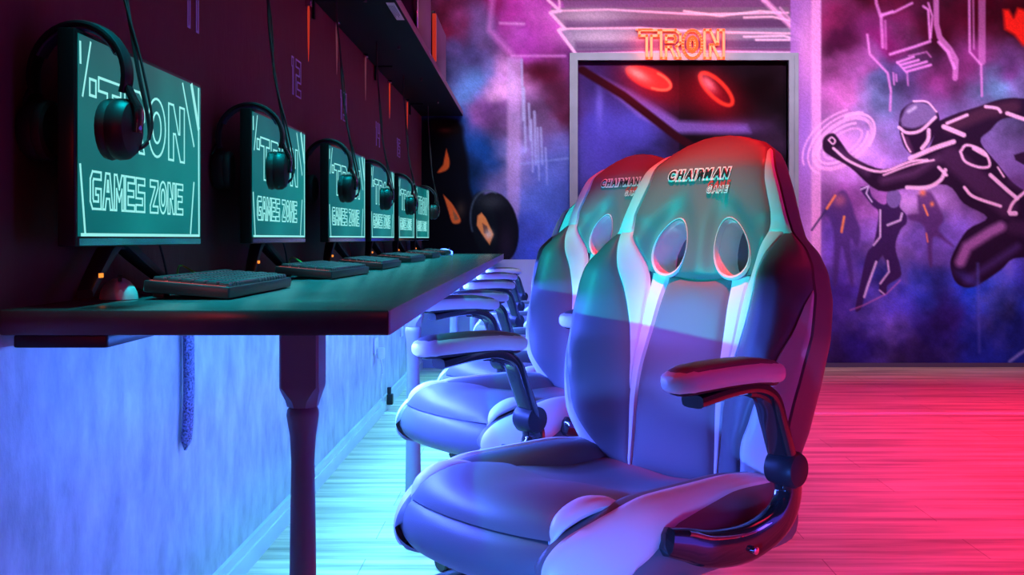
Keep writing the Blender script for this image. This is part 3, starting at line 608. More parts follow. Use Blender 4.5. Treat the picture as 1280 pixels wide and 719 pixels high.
for q, y_ in enumerate((.10, .48)):
    mb = MB(); sweep(mb, [(-.058, .288, .105), (-.052, .288 + (y_ - .288) * .35, .072), (-.040, .288 + (y_ - .288) * .75, .035), (-.030, y_, .0145)], [(.017, .014), (.016, .012), (.014, .010), (.013, .008)], 12, side=(1, 0, 0), p=.6)
    lg = mb.build('stand_leg', M['plastic'], mon)
    if q == 0:
        mb = MB(); mb.box(-.020, -.0165, .128, .132, .040, .047); mb.box(-.020, -.0165, .135, .139, .040, .047); lt = mb.build('power_light', M['amber'], lg, smooth=False)
mb = MB(); mb.tube(catmull([(-.03, .40, .12), (-.02, .42, .06), (-.025, .44, .02), (-.05, .41, .006), (-.08, .44, .006)], 6), .0022, 6); mb.build('cable', M['soft'], mon)
mpos = [(1.52, -.687, -.687), (2.46, -.686, -.684), (3.36, -.682, -.655), (4.25, -.685, -.666), (5.14, -.688, -.675), (6.0, -.70, -.683)]
lm = ['nearest monitor showing TRON GAMES ZONE, largest of the row', 'second monitor from the camera, under the number 12', 'third monitor from the camera, turned slightly outward', 'fourth monitor from the camera, between the third and fifth keyboards', 'fifth monitor from the camera, last but one in the row', 'farthest monitor, at the dark end of the desk']
for i, (y, xa, xb) in enumerate(mpos):
    o = mon if i == 0 else copy_tree(mon)
    o.location = (xa, y, DT + .001); o.rotation_euler.z = -math.atan2(xb - xa, W_)
    tag(o, 'teal ' + lm[i] if i else lm[i].replace('monitor', 'teal-screened monitor'), 'monitor', 'monitors along the desk')

# ------------------------------------------------------------------ headsets
hs = empty('headset', (0, 0, 0))      # origin: underside of the band, resting on a monitor's top edge
arch = []
for k in range(25):
    a = math.radians(200 - 220 * k / 24); arch.append((.078 * math.cos(a), 0, -.072 + .080 * math.sin(a)))
mb = MB(); sweep(mb, arch, [(.017 - .004 * abs(k - 12) / 12, .0055) for k in range(25)], 12, side=(0, 1, 0), p=.6); mb.build('headband', M['plastic'], hs)
mb = MB(); sweep(mb, [(p[0] * .91, 0, -.072 + (p[2] + .072) * .91) for p in arch[5:20]], [(.0135, .0035)] * 15, 10, side=(0, 1, 0), p=.7); mb.build('band_padding', mat('padding', (.10, .10, .22), .5), hs)
for s in (-1, 1):
    mb = MB()   # cup: rounded egg housing, outer face outwards
    def egg(rx, x, dz=0): return [(s * x, rx * .84 * math.cos(2 * math.pi * k / 24), -.152 + dz + rx * (1.12 if math.sin(2 * math.pi * k / 24) < 0 else 1.0) * math.sin(2 * math.pi * k / 24)) for k in range(24)]
    mb.loft([egg(.030, .058), egg(.043, .060), egg(.045, .066), egg(.044, .078), egg(.038, .087), egg(.022, .092), egg(.004, .093)], True, True)
    cup = mb.build('ear_cup', M['plastic'], hs)
    mb = MB(); mb.loft([egg(.026, .046), egg(.036, .042), egg(.043, .045), egg(.045, .053), egg(.042, .060)], True, True); mb.build('ear_cushion', M['soft'], cup)
    mb = MB(); sweep(mb, catmull([(s * .076, 0, -.085), (s * .086, 0, -.105), (s * .097, 0, -.128), (s * .095, 0, -.16)], 5), [(.010, .005)] * 10 + [(.012, .004)] * 6, 10, side=(0, 1, 0), p=.7); mb.build('slider', M['gloss'], cup)
    mb = MB(); mb.lathe([(.0085, s * .094), (.010, s * .097), (.006, s * .0995), (.001, s * .100)], 0, -.150, 16, axis='x'); mb.build('badge', mat('badge_blue', (.15, .12, .4), .2, emit=(.06, .04, .4), es=.5), cup)
mb = MB(); mb.tube(catmull([(.080, .012, -.19), (.098, .03, -.16), (.080, .028, -.06), (.058, .03, .06), (.044, .02, .18), (.036, .024, .30), (.030, .0, .42), (.028, .01, .515)], 8), .0032, 7)
mb.tube(catmull([(.083, .014, -.19), (.101, .032, -.15), (.085, .030, -.05), (.054, .022, .08), (.048, .03, .19), (.036, .016, .32), (.029, .01, .42), (.030, .01, .515)], 8), .0022, 6)
mb.build('cable', M['soft'], hs)
lh = ['hung over the near corner of the nearest monitor', 'hung over the second monitor from the camera', 'hung over the third monitor from the camera', 'hung over the fourth monitor from the camera', 'hung over the fifth monitor from the camera', 'hung over the farthest monitor']
for i, (y, xa, xb) in enumerate(mpos):
    o = hs if i == 0 else copy_tree(hs)
    o.location = (xa - .013 + (xb - xa) * (.7 if i == 5 else .08), y + (.045, .04, .05, .05, .06, .42)[i], DT + Z1 + .0065); o.rotation_euler.z = math.radians((-8, 4, -6, 5, -4, 3)[i])
    if i == 1 or i == 3: o.scale = (1, 1, 1)
    tag(o, 'black over-ear headset ' + lh[i], 'headset', 'headsets hanging on the monitors')

# ------------------------------------------------------------------ keyboards
def keycap(x, y, wx, wy, z):
    b = .0022; return [[(x, y, z), (x + wx, y, z), (x + wx, y + wy, z), (x, y + wy, z)], [(x + b * .4, y + b * .4, z + .005), (x + wx - b * .4, y + b * .4, z + .005), (x + wx - b * .4, y + wy - b * .4, z + .005), (x + b * .4, y + wy - b * .4, z + .005)],
                       [(x + b, y + b, z + .0075), (x + wx - b, y + b, z + .0075), (x + wx - b, y + wy - b, z + .0075), (x + b, y + wy - b, z + .0075)]]
KL, KW = .44, .148
def key_layout():
    out = []; n = 19
    for r in range(6):
        x = -KW + .012 + r * .0218 + (.004 if r else 0); y = .010; c = 0
        while y < KL - .015:
            wd = .0205
            if r == 5 and 3 <= c < 4: wd = .125
            elif r in (3, 4) and c == 0: wd = .036
            if y + wd > KL - .008: break
            out.append((x, y, .0190, wd - .0016)); y += wd + .0008; c += 1
    return out
def make_keyboard(full):
    k = empty('keyboard', (0, 0, 0))
    mb = MB(); # wedge body, front low (x=0) and back high (x=-KW)
    def R(z, ins): return [(-KW + ins, ins, z), (-ins, ins, z), (-ins, KL - ins, z), (-KW + ins, KL - ins, z)]
    tilt = math.radians(4.5)
    mb.box(-KW, 0, 0, KL, 0, .020, 0, .004); body = mb.build('keyboard_body', M['kbody'], k)
    lay = key_layout()
    if full:
        for q in lay:
            mb = MB(); mb.loft(keycap(q[0], q[1], q[2], q[3], .020), True, True); mb.build('key', M['key'], k, smooth=False)
    else:
        mb = MB()
        for q in lay: mb.loft(keycap(q[0], q[1], q[2], q[3], .020), True, True)
        mb.build('keycaps', M['key'], k, smooth=False)
    mb = MB(); mb.box(-KW + .008, -.010, .0055, KL - .006, .0192, .0206); mb.build('key_backlight', M['backlight'], k, smooth=False)
    mb = MB(); mb.box(-KW + .01, -KW + .03, .02, .05, -.0095, .001, 0, .002); mb.box(-KW + .01, -KW + .03, KL - .05, KL - .02, -.0095, .001, 0, .002); mb.build('foot', M['plastic'], k)
    if full:
        mb = MB(); mb.tube(catmull([(-KW + .002, .30, .012), (-KW - .02, .33, .018), (-KW - .06, .36, .03), (-.225, .385, .02), (-.23, .405, .003)], 6), .002, 6); mb.build('cable', mat('kb_cable', (.4, .5, .1), .4), k)
    return k
kb_full = make_keyboard(True); kb_simple = make_keyboard(False)
kp = [(1.73, -.520, 0), (2.58, -.515, -3), (3.38, -.505, -.5), (4.36, -.53, -2), (5.28, -.53, 0), (6.15, -.54, 0)]
lk = ['nearest, with red-lit key edges', 'second from the camera, with a blue-lit front edge', 'third from the camera', 'fourth from the camera', 'fifth from the camera', 'farthest, at the dark end of the desk']
for i, (y, x, r) in enumerate(kp):
    o = kb_full if i == 0 else (copy_tree(kb_full) if i == 1 else (kb_simple if i == 2 else copy_tree(kb_simple)))
    o.location = (x, y, DT + .0015); o.rotation_euler = (0, math.radians(4.8), math.radians(r)); tag(o, 'black mechanical keyboard on the desk, ' + lk[i], 'keyboard', 'keyboards along the desk')

def make_mouse(glowing):
    m_ = empty('mouse', (0, 0, 0)); rings = []
    for k in range(11):
        t = k / 10; y = -.058 + .116 * t; wv = .031 * math.sqrt(max(.02, 1 - (2 * t - 1) ** 4)); h = .014 + .022 * math.sin(math.pi * min(1, t * .9 + .05))
        rings.append([(wv * math.cos(a), y, max(0, h * math.sin(a))) for a in [math.pi * j / 10 for j in range(11)]])
    mb = MB(); mb.loft(rings, True, True); mb.build('mouse_shell', M['blueled'] if glowing else M['palegrey'], m_)
    mb = MB(); mb.lathe([(.004, -.003), (.006, -.003), (.006, .003), (.004, .003)], -.035, .036, 12, axis='x'); mb.build('wheel', M['plastic'], m_)
    return m_
mo = make_mouse(False); mo.location = (-.722, 1.765, DT + .001); mo.rotation_euler.z = math.radians(25)
tag(mo, 'pale grey computer mouse lying left of the nearest keyboard', 'mouse')
mo2 = make_mouse(True); mo2.location = (-.60, 6.75, DT + .001); mo2.rotation_euler.z = math.radians(80)
tag(mo2, 'blue glowing mouse at the far end of the desk', 'mouse')

# ------------------------------------------------------------------ gaming chair
SB = [0, .05, .12, .20, .28, .35, .40, .435, .462, .50, .55, .595, .625, .648, .660, .665]
HB = [.205, .235, .258, .272, .279, .274, .259, .236, .206, .190, .170, .148, .126, .092, .052, .004]
_ss = np.linspace(0, .665, 400); _hh = np.interp(_ss, SB, HB); _k = np.exp(-np.linspace(-2, 2, 13) ** 2); _k /= _k.sum()
_hs = np.convolve(np.pad(_hh, 6, mode='edge'), _k, 'valid'); _blend = np.clip((_ss - .615) / .02, 0, 1); _hh = _hs * (1 - _blend) + _hh * _blend
def hw(s): return float(np.interp(s, _ss, _hh))
REC = math.radians(11.5); YB = .245; ZB = .455
def sm(x, a, b): t = min(1, max(0, (x - a) / (b - a))); return t * t * (3 - 2 * t)
HOLES = [(-.072, .437, .037, .055, -17), (.072, .437, .037, .055, 17)]
def hole_r(x, s, h, grow=1.0):
    a = math.radians(h[4]); dx, dy = x - h[0], s - h[1]
    u = dx * math.cos(a) + dy * math.sin(a); v = -dx * math.sin(a) + dy * math.cos(a)
    wa = h[2] * (1 - .22 * v / h[3] * (1)) # egg: wider at the bottom
    return math.hypot(u / (wa * grow), v / (h[3] * grow))
def Gf(x, s):
    ax = abs(x); g = .018 * math.exp(-((s - .17) / .11) ** 2)
    R = .066 * sm(s, -.02, .10) * (1 - sm(s, .37, .485)); h = max(hw(s), .06)
    q = (ax - .108) / max(.02, h - .108)
    if q > 0: g += R * sm(q, 0, .62) * (1 - .75 * sm(q, .72, 1.12))
    if s > .40: g += .016 * sm(ax, .07, .17) * sm(s, .40, .50) * (1 - sm(s, .58, .66))
    g -= .035 * sm(s, .585, .68); g -= .018 * (ax / .2) ** 2 * sm(s, .55, .66)
    for hh in HOLES:
        r = hole_r(x, s, hh); g -= .010 * math.exp(-max(0, r - 1) ** 2 * 1.6) * (1 if r > .6 else 1)
    return g
def BP(x, s, off=0.0):
    """point on the backrest front; off = towards the sitter"""
    n = Vector((0, -math.cos(REC), math.sin(REC))); b = Vector((x, YB + s * math.sin(REC), ZB + s * math.cos(REC)))
    return b + n * (Gf(x, s) + off)
def pillow(u, v, h, k=7):
    a = 1 - abs(2 * u - 1) ** k; b = 1 - abs(2 * v - 1) ** (k * 2); return h * max(0, a) ** .6 * max(0, b) ** .6
def patch(xa, xb, s0, s1, nu, nv, h=.008, holes=False, ease=False, base=.0):
    """panel between curves x=xa(s) and x=xb(s); s0/s1 may be functions of u"""
    mb = MB(); uv = []; n = nu + 1
    for j in range(nv + 1):
        for i in range(n):
            u = i / nu; v = j / nv
            if ease: v = 1 - (1 - v) ** 1.8
            a = s0(u) if callable(s0) else s0; b = s1(u) if callable(s1) else s1
            s_ = a + (b - a) * v; x = xa(s_) + (xb(s_) - xa(s_)) * u
            uv.append([x, s_, base + pillow(u, j / nv, h)])
    fs = [(j * n + i, j * n + i + 1, (j + 1) * n + i + 1, (j + 1) * n + i) for j in range(nv) for i in range(nu)]
    if holes:
        ins = [min(range(2), key=lambda q: hole_r(p[0], p[1], HOLES[q])) for p in uv]; rr = [hole_r(p[0], p[1], HOLES[k]) for p, k in zip(uv, ins)]
        fs = [f for f in fs if not all(rr[i] < 1 for i in f)]
        for i, p in enumerate(uv):
            if rr[i] < 1:
                hx, hs_ = HOLES[ins[i]][:2]; g = 1 / max(rr[i], .05)
                for _ in range(4):
                    x2, s2 = hx + (p[0] - hx) * g, hs_ + (p[1] - hs_) * g; g /= max(.05, hole_r(x2, s2, HOLES[ins[i]]))
                p[0], p[1] = hx + (p[0] - hx) * g, hs_ + (p[1] - hs_) * g
        used = sorted({i for f in fs for i in f}); mp = {a: b for b, a in enumerate(used)}; fs = [tuple(mp[i] for i in f) for f in fs]; uv = [uv[i] for i in used]
    mb.add([BP(*p) for p in uv], fs); return mb
c1 = lambda s: float(np.interp(s, [0, .2, .39], [.100, .092, .074]))
c2 = lambda s: float(np.interp(s, [0, .12, .39], [.106, .110, .116]))
c3 = lambda s: float(np.interp(s, [0, .14, .2, .27, .35, .42, .462], [.106, .110, .118, .134, .157, .180, .196]))
lw_ = lambda s: float(np.interp(s, [0, .05, .15, .25, .33, .36], [.058, .056, .046, .028, .010, 0]))
hb = lambda s: float(np.interp(s, [.365, .40, .43, .455, .475, .50, .56, .60, .63, .7], [.117, .128, .145, .160, .162, hw(.5) - .030, hw(.56) - .028, hw(.6) - .014, hw(.63) - .003, 0]))
hbx = lambda s: min(hb(s), hw(s) - .001) if s < .63 else hw(s) - .001
EDGE = lambda s: hw(s) + .001
chair = empty('gaming_chair', (0, 0, 0))
# back shell (sides and rear)
NS, NF, NB = 96, 40, 44
rings = []; meta = []
for j in range(NS + 1):
    t = j / NS; s_ = .6635 * (1 - (1 - t) ** 1.5); h = hw(s_) + .003
    T = .074 - .012 * sm(s_, .35, .5); T *= math.sqrt(max(.0, 1 - max(0, (s_ - .60) / .0655) ** 2)) * .985 + .015
    ring = []
    for i in range(NF):
        x = -h + 2 * h * i / (NF - 1); ring.append((x, s_, -.004, 0))
    ye = Gf(h * .999, s_)
    for i in range(1, NB):
        th = math.pi * i / NB; c = math.cos(th); x = h * math.copysign(abs(c) ** .42, c); d = -.004 - (T + ye) * (math.sin(th) ** .42)
        ring.append((x, s_, d, 1))
    rings.append(ring)
flat = [list(p) for r in rings for p in r]; n = len(rings[0])
fs = [(j * n + i, j * n + (i + 1) % n, (j + 1) * n + (i + 1) % n, (j + 1) * n + i) for j in range(NS) for i in range(n)]
near = [min(range(2), key=lambda q: hole_r(p[0], p[1], HOLES[q])) for p in flat]; rr = [hole_r(p[0], p[1], HOLES[k], 1.04) for p, k in zip(flat, near)]
fs = [f for f in fs if not all(rr[i] < 1 for i in f)]
for i, p in enumerate(flat):
    if rr[i] < 1:
        hx, hs_ = HOLES[near[i]][:2]; g = 1 / max(rr[i], .05); p[0], p[1] = hx + (p[0] - hx) * g, hs_ + (p[1] - hs_) * g
def shellpt(p):
    x, s_, d, back = p
    if not back: return BP(x, s_, d)
    nrm = Vector((0, -math.cos(REC), math.sin(REC))); h = hw(s_) + .003
    return Vector((x, YB + s_ * math.sin(REC), ZB + s_ * math.cos(REC))) + nrm * (Gf(h * .999, s_) + d)
used = sorted({i for f in fs for i in f}); mp = {a: b for b, a in enumerate(used)}
mb = MB(); mb.add([shellpt(flat[i]) for i in used], [tuple(mp[i] for i in reversed(f)) for f in fs]); mb.f.append(tuple(mp[i] for i in range(n))); mb.m.append(0)
shell = mb.build('backrest', M['leather'], chair)
patch(lambda s: -c1(s), c1, .0, lambda u: .372 + .012 * (2 * u - 1) ** 2, 26, 44, .010).build('centre_panel', M['leather'], shell)
for sg_ in (-1, 1):
    A = (lambda f: (lambda s: sg_ * f(s)))
    def P2(fa, fb, *a, **k):
        sgn = sg_
        if sgn > 0: return patch(lambda s: fa(s), lambda s: fb(s), *a, **k)
        return patch(lambda s: -fb(s), lambda s: -fa(s), *a, **k)
    P2(c1, c2, 0, .385, 8, 44, .007).build('white_stripe', M['white'], shell)
    P2(lambda s: max(c2(s), hb(s) if s > .36 else c2(s)), c3, .145, .468, 12, 40, .007).build('white_wedge', M['white'], shell)
    P2(c3, lambda s: EDGE(s) - lw_(s), 0, .462, 24, 56, .009).build('side_bolster', M['leather'], shell)
    P2(lambda s: EDGE(s) - lw_(s), EDGE, 0, .36, 8, 36, .005).build('lower_white_edge', M['white'], shell)
    P2(hbx, EDGE, .458, .63, 10, 26, .006).build('head_stripe', M['white'], shell)
patch(lambda s: -hbx(s), hbx, lambda u: .376 + .012 * (2 * u - 1) ** 2, .6653, 84, 84, .010, holes=True, ease=True, base=.002).build('head_panel', M['leather'], shell)
for hh in HOLES:
    mb = MB(); rings = []
    for grow, dep in ((1.12, .002), (1.15, .008), (1.08, .013), (1.0, .011), (.965, .0), (.95, -.02), (.95, -.06), (1.0, -.085), (1.08, -.088)):
        rr_ = []
        for k in range(36):
            th = 2 * math.pi * k / 36; u0, v0 = math.cos(th), math.sin(th); a = math.radians(hh[4])
            v = hh[3] * grow * v0; u = hh[2] * (1 - .22 * v0) * grow * u0
            x = hh[0] + u * math.cos(a) - v * math.sin(a); s_ = hh[1] + u * math.sin(a) + v * math.cos(a)
            if dep > -.005: rr_.append(BP(x, s_, dep))
            else:
                nrm = Vector((0, -math.cos(REC), math.sin(REC))); rr_.append(Vector((x, YB + s_ * math.sin(REC), ZB + s_ * math.cos(REC))) + nrm * (dep + .01))
        rings.append(rr_)
    mb.loft(rings, True, False); mb.build('belt_hole_trim', M['white'], shell)
def print_text(name, txt, size, cx, cs, offs, m, lift, gap=.0035, shear=.25):
    """letters set one by one so that heavy strokes never run together"""
    x0 = 0; mb = MB(); pcs = []
    for ch in txt:
        vs, fs = font_mesh(ch, size, .0, shear); base = [min(v[0] for v in vs), max(v[0] for v in vs)]
        vs, fs = font_mesh(ch, size, offs, shear); pcs.append((x0 - base[0], vs, fs)); x0 += base[1] - base[0] + gap - .004 * size / .028 * 1.1
    for dx, vs, fs in pcs: mb.add([BP(cx + (x + dx - x0 / 2) * .84, cs + y, .0128 + lift) for x, y in vs], fs)
    return mb.build(name, m, shell, smooth=False)
print_text('lettering_border', 'CHAIRMAN', .0255, -.014, .577, .0042, M['text_white'], .0008, .0098)
print_text('lettering', 'CHAIRMAN', .0255, -.014, .577, .0007, M['text_black'], .0024, .0098)
print_text('lettering', 'GAME', .0190, .036, .556, .0009, M['text_red'], .0006, .006)
print_text('lettering_border', 'GAME', .0175, .034, .546, .0018, M['text_white'], .0014, .006)
print_text('lettering', 'GAME', .0175, .034, .546, -.0002, M['text_black'], .0026, .006)

# seat
def yf(x): return -.254 + .062 * (abs(x) / .24) ** 2.4
def ztop(x, y):
    d = y - yf(x); z = .468 + .040 * (1 - math.exp(-max(0, d) / .035)); z -= .052 * sm(y, -.16, .14); z -= .006 * math.exp(-((x) / .05) ** 2) * sm(y, -.27, -.1)
    return z + .012 * sm(abs(x), .10, .17) * sm(y, -.1, .1)
def seat_patch(x0, x1, y0f, y1f, nu, nv, h):
    mb = MB(); vs = []; n = nu + 3
    for j in range(nv + 1):
        for i_ in range(n):
            i = min(nu, max(0, i_ - 1)); u, v = i / nu, (j / nv) ** 1.4; x = x0 + (x1 - x0) * u; ya, yb = y0f(x), y1f(x); y = ya + (yb - ya) * v
            vs.append((x, y, (ztop(x, y) + pillow(u, v, h, 6)) if 1 <= i_ <= nu + 1 else .435))
    mb.add(vs, [(j * n + i, j * n + i + 1, (j + 1) * n + i + 1, (j + 1) * n + i) for j in range(nv) for i in range(n - 1)]); return mb
mb = MB(); prof = []
rings = []
for j in range(11):   # seat shell underneath everything
    t = j / 10; y = -.225 + .505 * t; wv = .172 * (1 - .25 * max(0, (.25 - t) / .25) ** 2); zt = .445; zb_ = .385 + .02 * max(0, (.2 - t) / .2)
    rings.append([(-wv, y, zb_), (-wv - .02, y, .41), (-wv, y, zt), (wv, y, zt), (wv + .02, y, .41), (wv, y, zb_)])
mb.loft(rings, True, True); seat = mb.build('seat', M['leather'], chair)
ym = lambda x: -.055 + .05 * (abs(x) / .16) ** 2
seat_patch(-.168, .168, yf, ym, 30, 24, .014).build('front_cushion', M['leather'], seat)
seat_patch(-.168, .168, ym, lambda x: .27, 30, 24, .008).build('rear_cushion', M['leather'], seat)
# front roll
mb = MB(); rings = []
for i in range(41):
    u = i / 40; x = -.237 + .474 * u; e = math.sqrt(max(.0, 1 - abs(2 * u - 1) ** 6)); y0 = yf(x); rr_ = []
    for k in range(13):
        th = math.radians(100 - 200 * k / 12); rr_.append((x, y0 + .018 - (.040 * math.cos(th)) * (-.2 + 1.2 * e), .427 + .043 * math.sin(th) * (.12 + .88 * e) - .004 * (1 - e)))
    rr_ += [(x, y0 + .10, .424 - .039 * e), (x, y0 + .10, .430 + .025 * e)]
    rings.append(rr_)
mb.loft(rings, True, True)
for sd in (-1, 1):   # rounded corners of the roll
    mb.loft([[(sd * .206 + r_ * .020 * math.cos(2 * math.pi * q / 16), -.196 + .030 * h_, .418 + r_ * .027 * math.sin(2 * math.pi * q / 16)) for q in range(16)] for r_, h_ in ((.05, -1), (.5, -.87), (.87, -.5), (1, 0), (.87, .5), (.05, 1))], True, True)
mb.build('front_roll', M['leather'], seat)
# side bolsters: section in (x,z) swept along y
def bsec(t, w, side):
    y = -.256 + .519 * t; zb_ = .474 + .034 * sm(t, 0, .38) - .012 * sm(t, .7, 1); fr = max(0, (.32 - t) / .32) ** 2
    ctl = [(.150, .452), (.166, zb_ - .012), (.196, zb_ + .002), (.226, zb_ - .006), (.252, zb_ - .036), (.260, .425), (.246, .390), (.205, .384), (.15, .384)]
    n_ = len(ctl) - 1; q = w * n_; i = min(n_ - 1, int(q)); f = q - i
    p = [Vector((*ctl[max(0, min(n_, i + d))], 0)) for d in (-1, 0, 1, 2)]
    v = 0.5 * ((2 * p[1]) + (p[2] - p[0]) * f + (2 * p[0] - 5 * p[1] + 4 * p[2] - p[3]) * f * f + (3 * p[1] - p[0] - 3 * p[2] + p[3]) * f ** 3)
    f2 = math.sqrt(max(.0004, 1 - max(0, (.12 - t) / .12) ** 2)); v = Vector((.212 + (v.x - .212) * f2, .430 + (v.y - .430) * f2, 0))
    x = v.x - .045 * fr * (v.x - .10) / .15; sy = y
    sy += .035 * fr * 0
    return Vector((side * x, sy + .03 * (1 - math.cos(min(1, max(0, (v.x - .19) / .07)) * math.pi / 2)) * (1 if t < .5 else 0) * (1 - t * 2), v.y - .01 * fr))
def bpatch(side, t0, t1, w0, w1, nt_, nw, h):
    mb = MB(); vs = []; n = nw + 1
    for j in range(nt_ + 1):
        t = t0 + (t1 - t0) * (j / nt_) ** 1.7; a = w0(t) if callable(w0) else w0; b = w1(t) if callable(w1) else w1
        for i in range(n):
            w_ = a + (b - a) * i / nw; p = bsec(t, w_, side)
            q = bsec(t, min(1, w_ + .01), side) - bsec(t, max(0, w_ - .01), side); nr = Vector((-q.z, 0, q.x)) * side; nr = Vector((abs(q.z) * 0 + (q.z * -1), 0, q.x)) if side > 0 else Vector((-q.z, 0, q.x)) * -1
            if nr.length > 0: nr.normalize()
            vs.append(p + nr * pillow(i / nw, j / nt_, h, 6))
    fs = [(j * n + i, j * n + i + 1, (j + 1) * n + i + 1, (j + 1) * n + i) for j in range(nt_) for i in range(nw)]
    mb.add(vs, fs); return mb
bw0 = lambda t: .26 + .02 * t
bw1 = lambda t: float(np.interp(t, [0, .08, .2, .4, .7, 1], [.99, .80, .60, .49, .42, .38]))
for sd in (-1, 1):
    bpatch(sd, 0, 1, 0, bw0, 44, 8, .004).build('inner_bolster', M['leather'], seat)
    bpatch(sd, .0, 1, bw0, bw1, 44, 12, .006).build('white_band', M['white'], seat)
    bpatch(sd, .0, 1, bw1, 1.0, 44, 12, .005).build('outer_bolster', M['leather'], seat)
    mb = MB(); pp = catmull([(sd * .167, -.226, .462), (sd * .168, -.205, .490), (sd * .168, -.158, .505), (sd * .166, -.105, .500), (sd * .163, -.055, .476)], 6)
    sweep(mb, pp, [(.003 + .019 * math.sin(math.pi * k / (len(pp) - 1)), .002 + .011 * math.sin(math.pi * k / (len(pp) - 1))) for k in range(len(pp))], 12, side=(1, 0, 0)); mb.build('white_inset', M['white'], seat)
# armrests
for sd in (-1, 1):
    X = .300 * sd
    mb = MB(); pth = catmull([(X, -.07, .666), (X, .0, .674), (X, .065, .674), (X, .110, .655), (X, .132, .612), (X, .154, .560), (X, .168, .535)], 6)
    sweep(mb, pth, [(.020 + .004 * min(1, k / 12), .010) for k in range(len(pth))], 14, side=(1, 0, 0), p=.55)
    for off in (-.013, .013): sweep(mb, [p + Vector((off, .006, -.004)) for p in pth[10:]], [(.005, .012)] * (len(pth) - 10), 8, side=(1, 0, 0))
    arm = mb.build('armrest', M['gloss'], chair)
    ys = [-.124, -.121, -.112, -.092, -.06, -.02, .02, .06, .10, .127, .141, .146]; ra = [.05, .45, .75, .95, 1, 1, 1, 1, .95, .8, .5, .1]
    zc = lambda y: .692 + .007 * math.cos((y + .01) / .15 * 1.3) - .004 * sm(y, .05, .13)
    mb = MB(); sweep(mb, [(X, y, zc(y)) for y in ys], [(.032 * r, .019 * (r ** .7)) for r in ra], 20, side=(1, 0, 0), p=.75); mb.build('arm_pad', M['white'], arm)
    mb = MB(); sweep(mb, [(X, y * .93, zc(y) + .0065) for y in ys], [(.027 * r, .0165 * (r ** .7)) for r in ra], 20, side=(1, 0, 0), p=.8); mb.build('pad_top', M['leather'], arm)
    mb = MB(); sweep(mb, [(X, y * .92, zc(y) - .0095) for y in ys], [(.026 * r, .0125 * (r ** .7)) for r in ra], 16, side=(1, 0, 0), p=.8); mb.build('pad_underside', M['plastic'], arm)
    mb = MB(); mb.lathe([(.004, X - sd * .024), (.026, X - sd * .022), (.029, X), (.029, X + sd * .020), (.025, X + sd * .027), (.012, X + sd * .029), (.001, X + sd * .029)], .163, .535, 26, axis='x'); mb.build('pivot', M['plastic'], arm)
    mb = MB(); pth = catmull([(X, .160, .535), (X, .172, .497), (X - sd * .004, .148, .455), (X - sd * .012, .08, .432), (X - sd * .02, 0, .436), (X - sd * .028, -.048, .450), (X - sd * .036, -.092, .462)], 7)
    sweep(mb, pth, [(.017, .020 + .010 * math.sin(math.pi * min(1, k / (len(pth) - 1)))) for k in range(len(pth) - 1)] + [(.008, .012)], 16, side=(1, 0, 0), p=.7); mb.build('lower_bracket', M['gloss'], arm)
    mb = MB(); p3 = [p + Vector((sd * .012, -.001, .018)) for p in pth[8:-6]]; sweep(mb, p3, [(.004, .004)] * len(p3), 8, side=(1, 0, 0))
    mb.lathe([(.006, X - sd * .002), (.006, X + sd * .012), (.002, X + sd * .013)], .07, .425, 12, axis='x'); mb.build('bracket_rib', M['chrome'], arm)
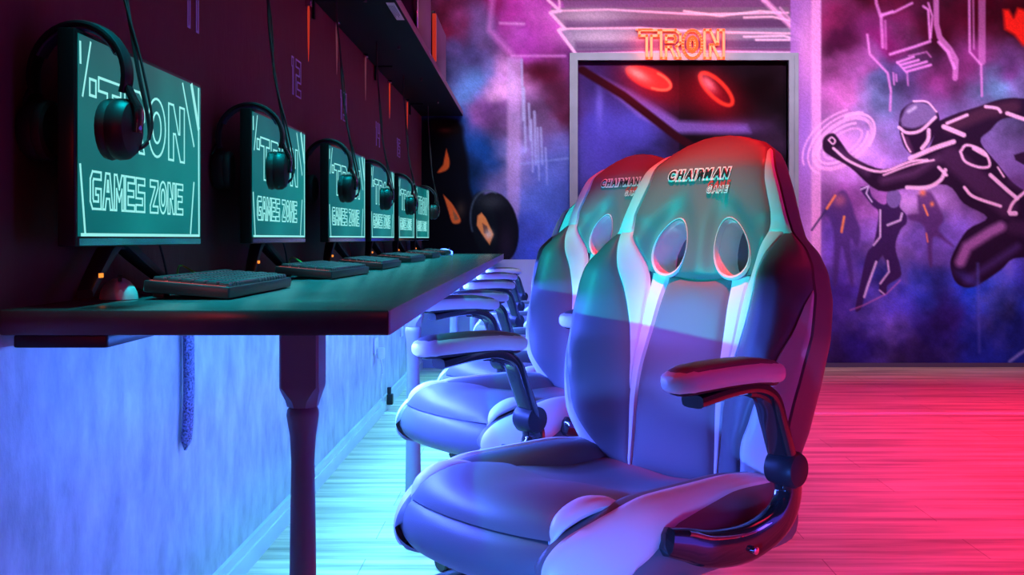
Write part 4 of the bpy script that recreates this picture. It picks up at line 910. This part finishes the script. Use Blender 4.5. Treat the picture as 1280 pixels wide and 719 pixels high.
# lift, base, casters
mb = MB(); mb.box(-.11, .11, -.10, .14, .362, .392, 0, .01); mb.box(.11, .30, -.02, -.008, .372, .382, 0, .003); mb.build('tilt_mechanism', M['plastic'], chair)
mb = MB(); mb.lathe([(.028, .10), (.028, .24), (.024, .25), (.015, .255), (.015, .365)], 0, .02, 20); mb.build('gas_lift', M['gloss'], chair)
mb = MB(); mb.lathe([(.030, .075), (.042, .08), (.042, .12), (.030, .135)], 0, 0, 24); star = mb.build('star_base', M['plastic'], chair); star.location = (0, .02, 0)
for k in range(5):
    a = 2 * math.pi * k / 5; d = Vector((math.cos(a), math.sin(a), 0)); mb = MB()
    sweep(mb, [d * .03 + Vector((0, 0, .10)), d * .15 + Vector((0, 0, .098)), d * .28 + Vector((0, 0, .082)), d * .335 + Vector((0, 0, .075))], [(.026, .016), (.022, .013), (.017, .011), (.012, .009)], 12, p=.7); mb.build('base_arm', M['plastic'], star)
    mb = MB(); c = d * .33; t = Vector((-d.y, d.x, 0))
    mb.lathe([(.006, .045), (.006, .075)], c.x, c.y, 10)
    for s_ in (-1, 1):
        ctr = c + t * (.016 * s_); rg = []
        for r, o_ in ((.006, -.009), (.024, -.009), (.027, -.005), (.027, .005), (.024, .009), (.006, .009)):
            rg.append([ctr + t * o_ + d * (r * math.cos(2 * math.pi * q / 20)) + Vector((0, 0, .0275 + r * math.sin(2 * math.pi * q / 20))) for q in range(20)])
        mb.loft(rg, True, True)
    sweep(mb, [c + d * .03 * math.cos(q) + Vector((0, 0, .028 + .031 * math.sin(q))) for q in [math.pi * k_ / 8 for k_ in range(9)]], [(.009, .003)] * 9, 8, side=tuple(t)); mb.build('caster', M['plastic'], star)

cpos = [(.075, 1.725, -47.4, 10, 0), (-.030, 2.50, -51.5, 112, .026), (-.005, 3.27, -48, 100, 0), (-.01, 4.17, -50, 30, 0), (.0, 5.15, -47, 70, 0), (.0, 6.05, -49, 20, 0)]
lc = ['nearest black and white gaming chair, closest to the camera', 'second black and white gaming chair, directly behind the nearest one', 'third gaming chair from the camera, seat showing beside a desk leg', 'fourth gaming chair from the camera, mostly hidden by the nearer ones', 'fifth gaming chair from the camera, only its armrests showing', 'farthest gaming chair, near the end wall']
for i, (x, y, r, b, dz) in enumerate(cpos):
    o = chair if i == 0 else copy_tree(chair)
    o.location = (x, y, dz * 0); o.rotation_euler.z = math.radians(r)
    tag(o, lc[i], 'chair', 'gaming chairs along the desk')
    for c in kids(o):
        if not c.name.startswith('star_base'): c.location.z += dz
    st = [c for c in kids(o) if c.name.startswith('star_base')][0]; st.rotation_euler.z = math.radians(b)
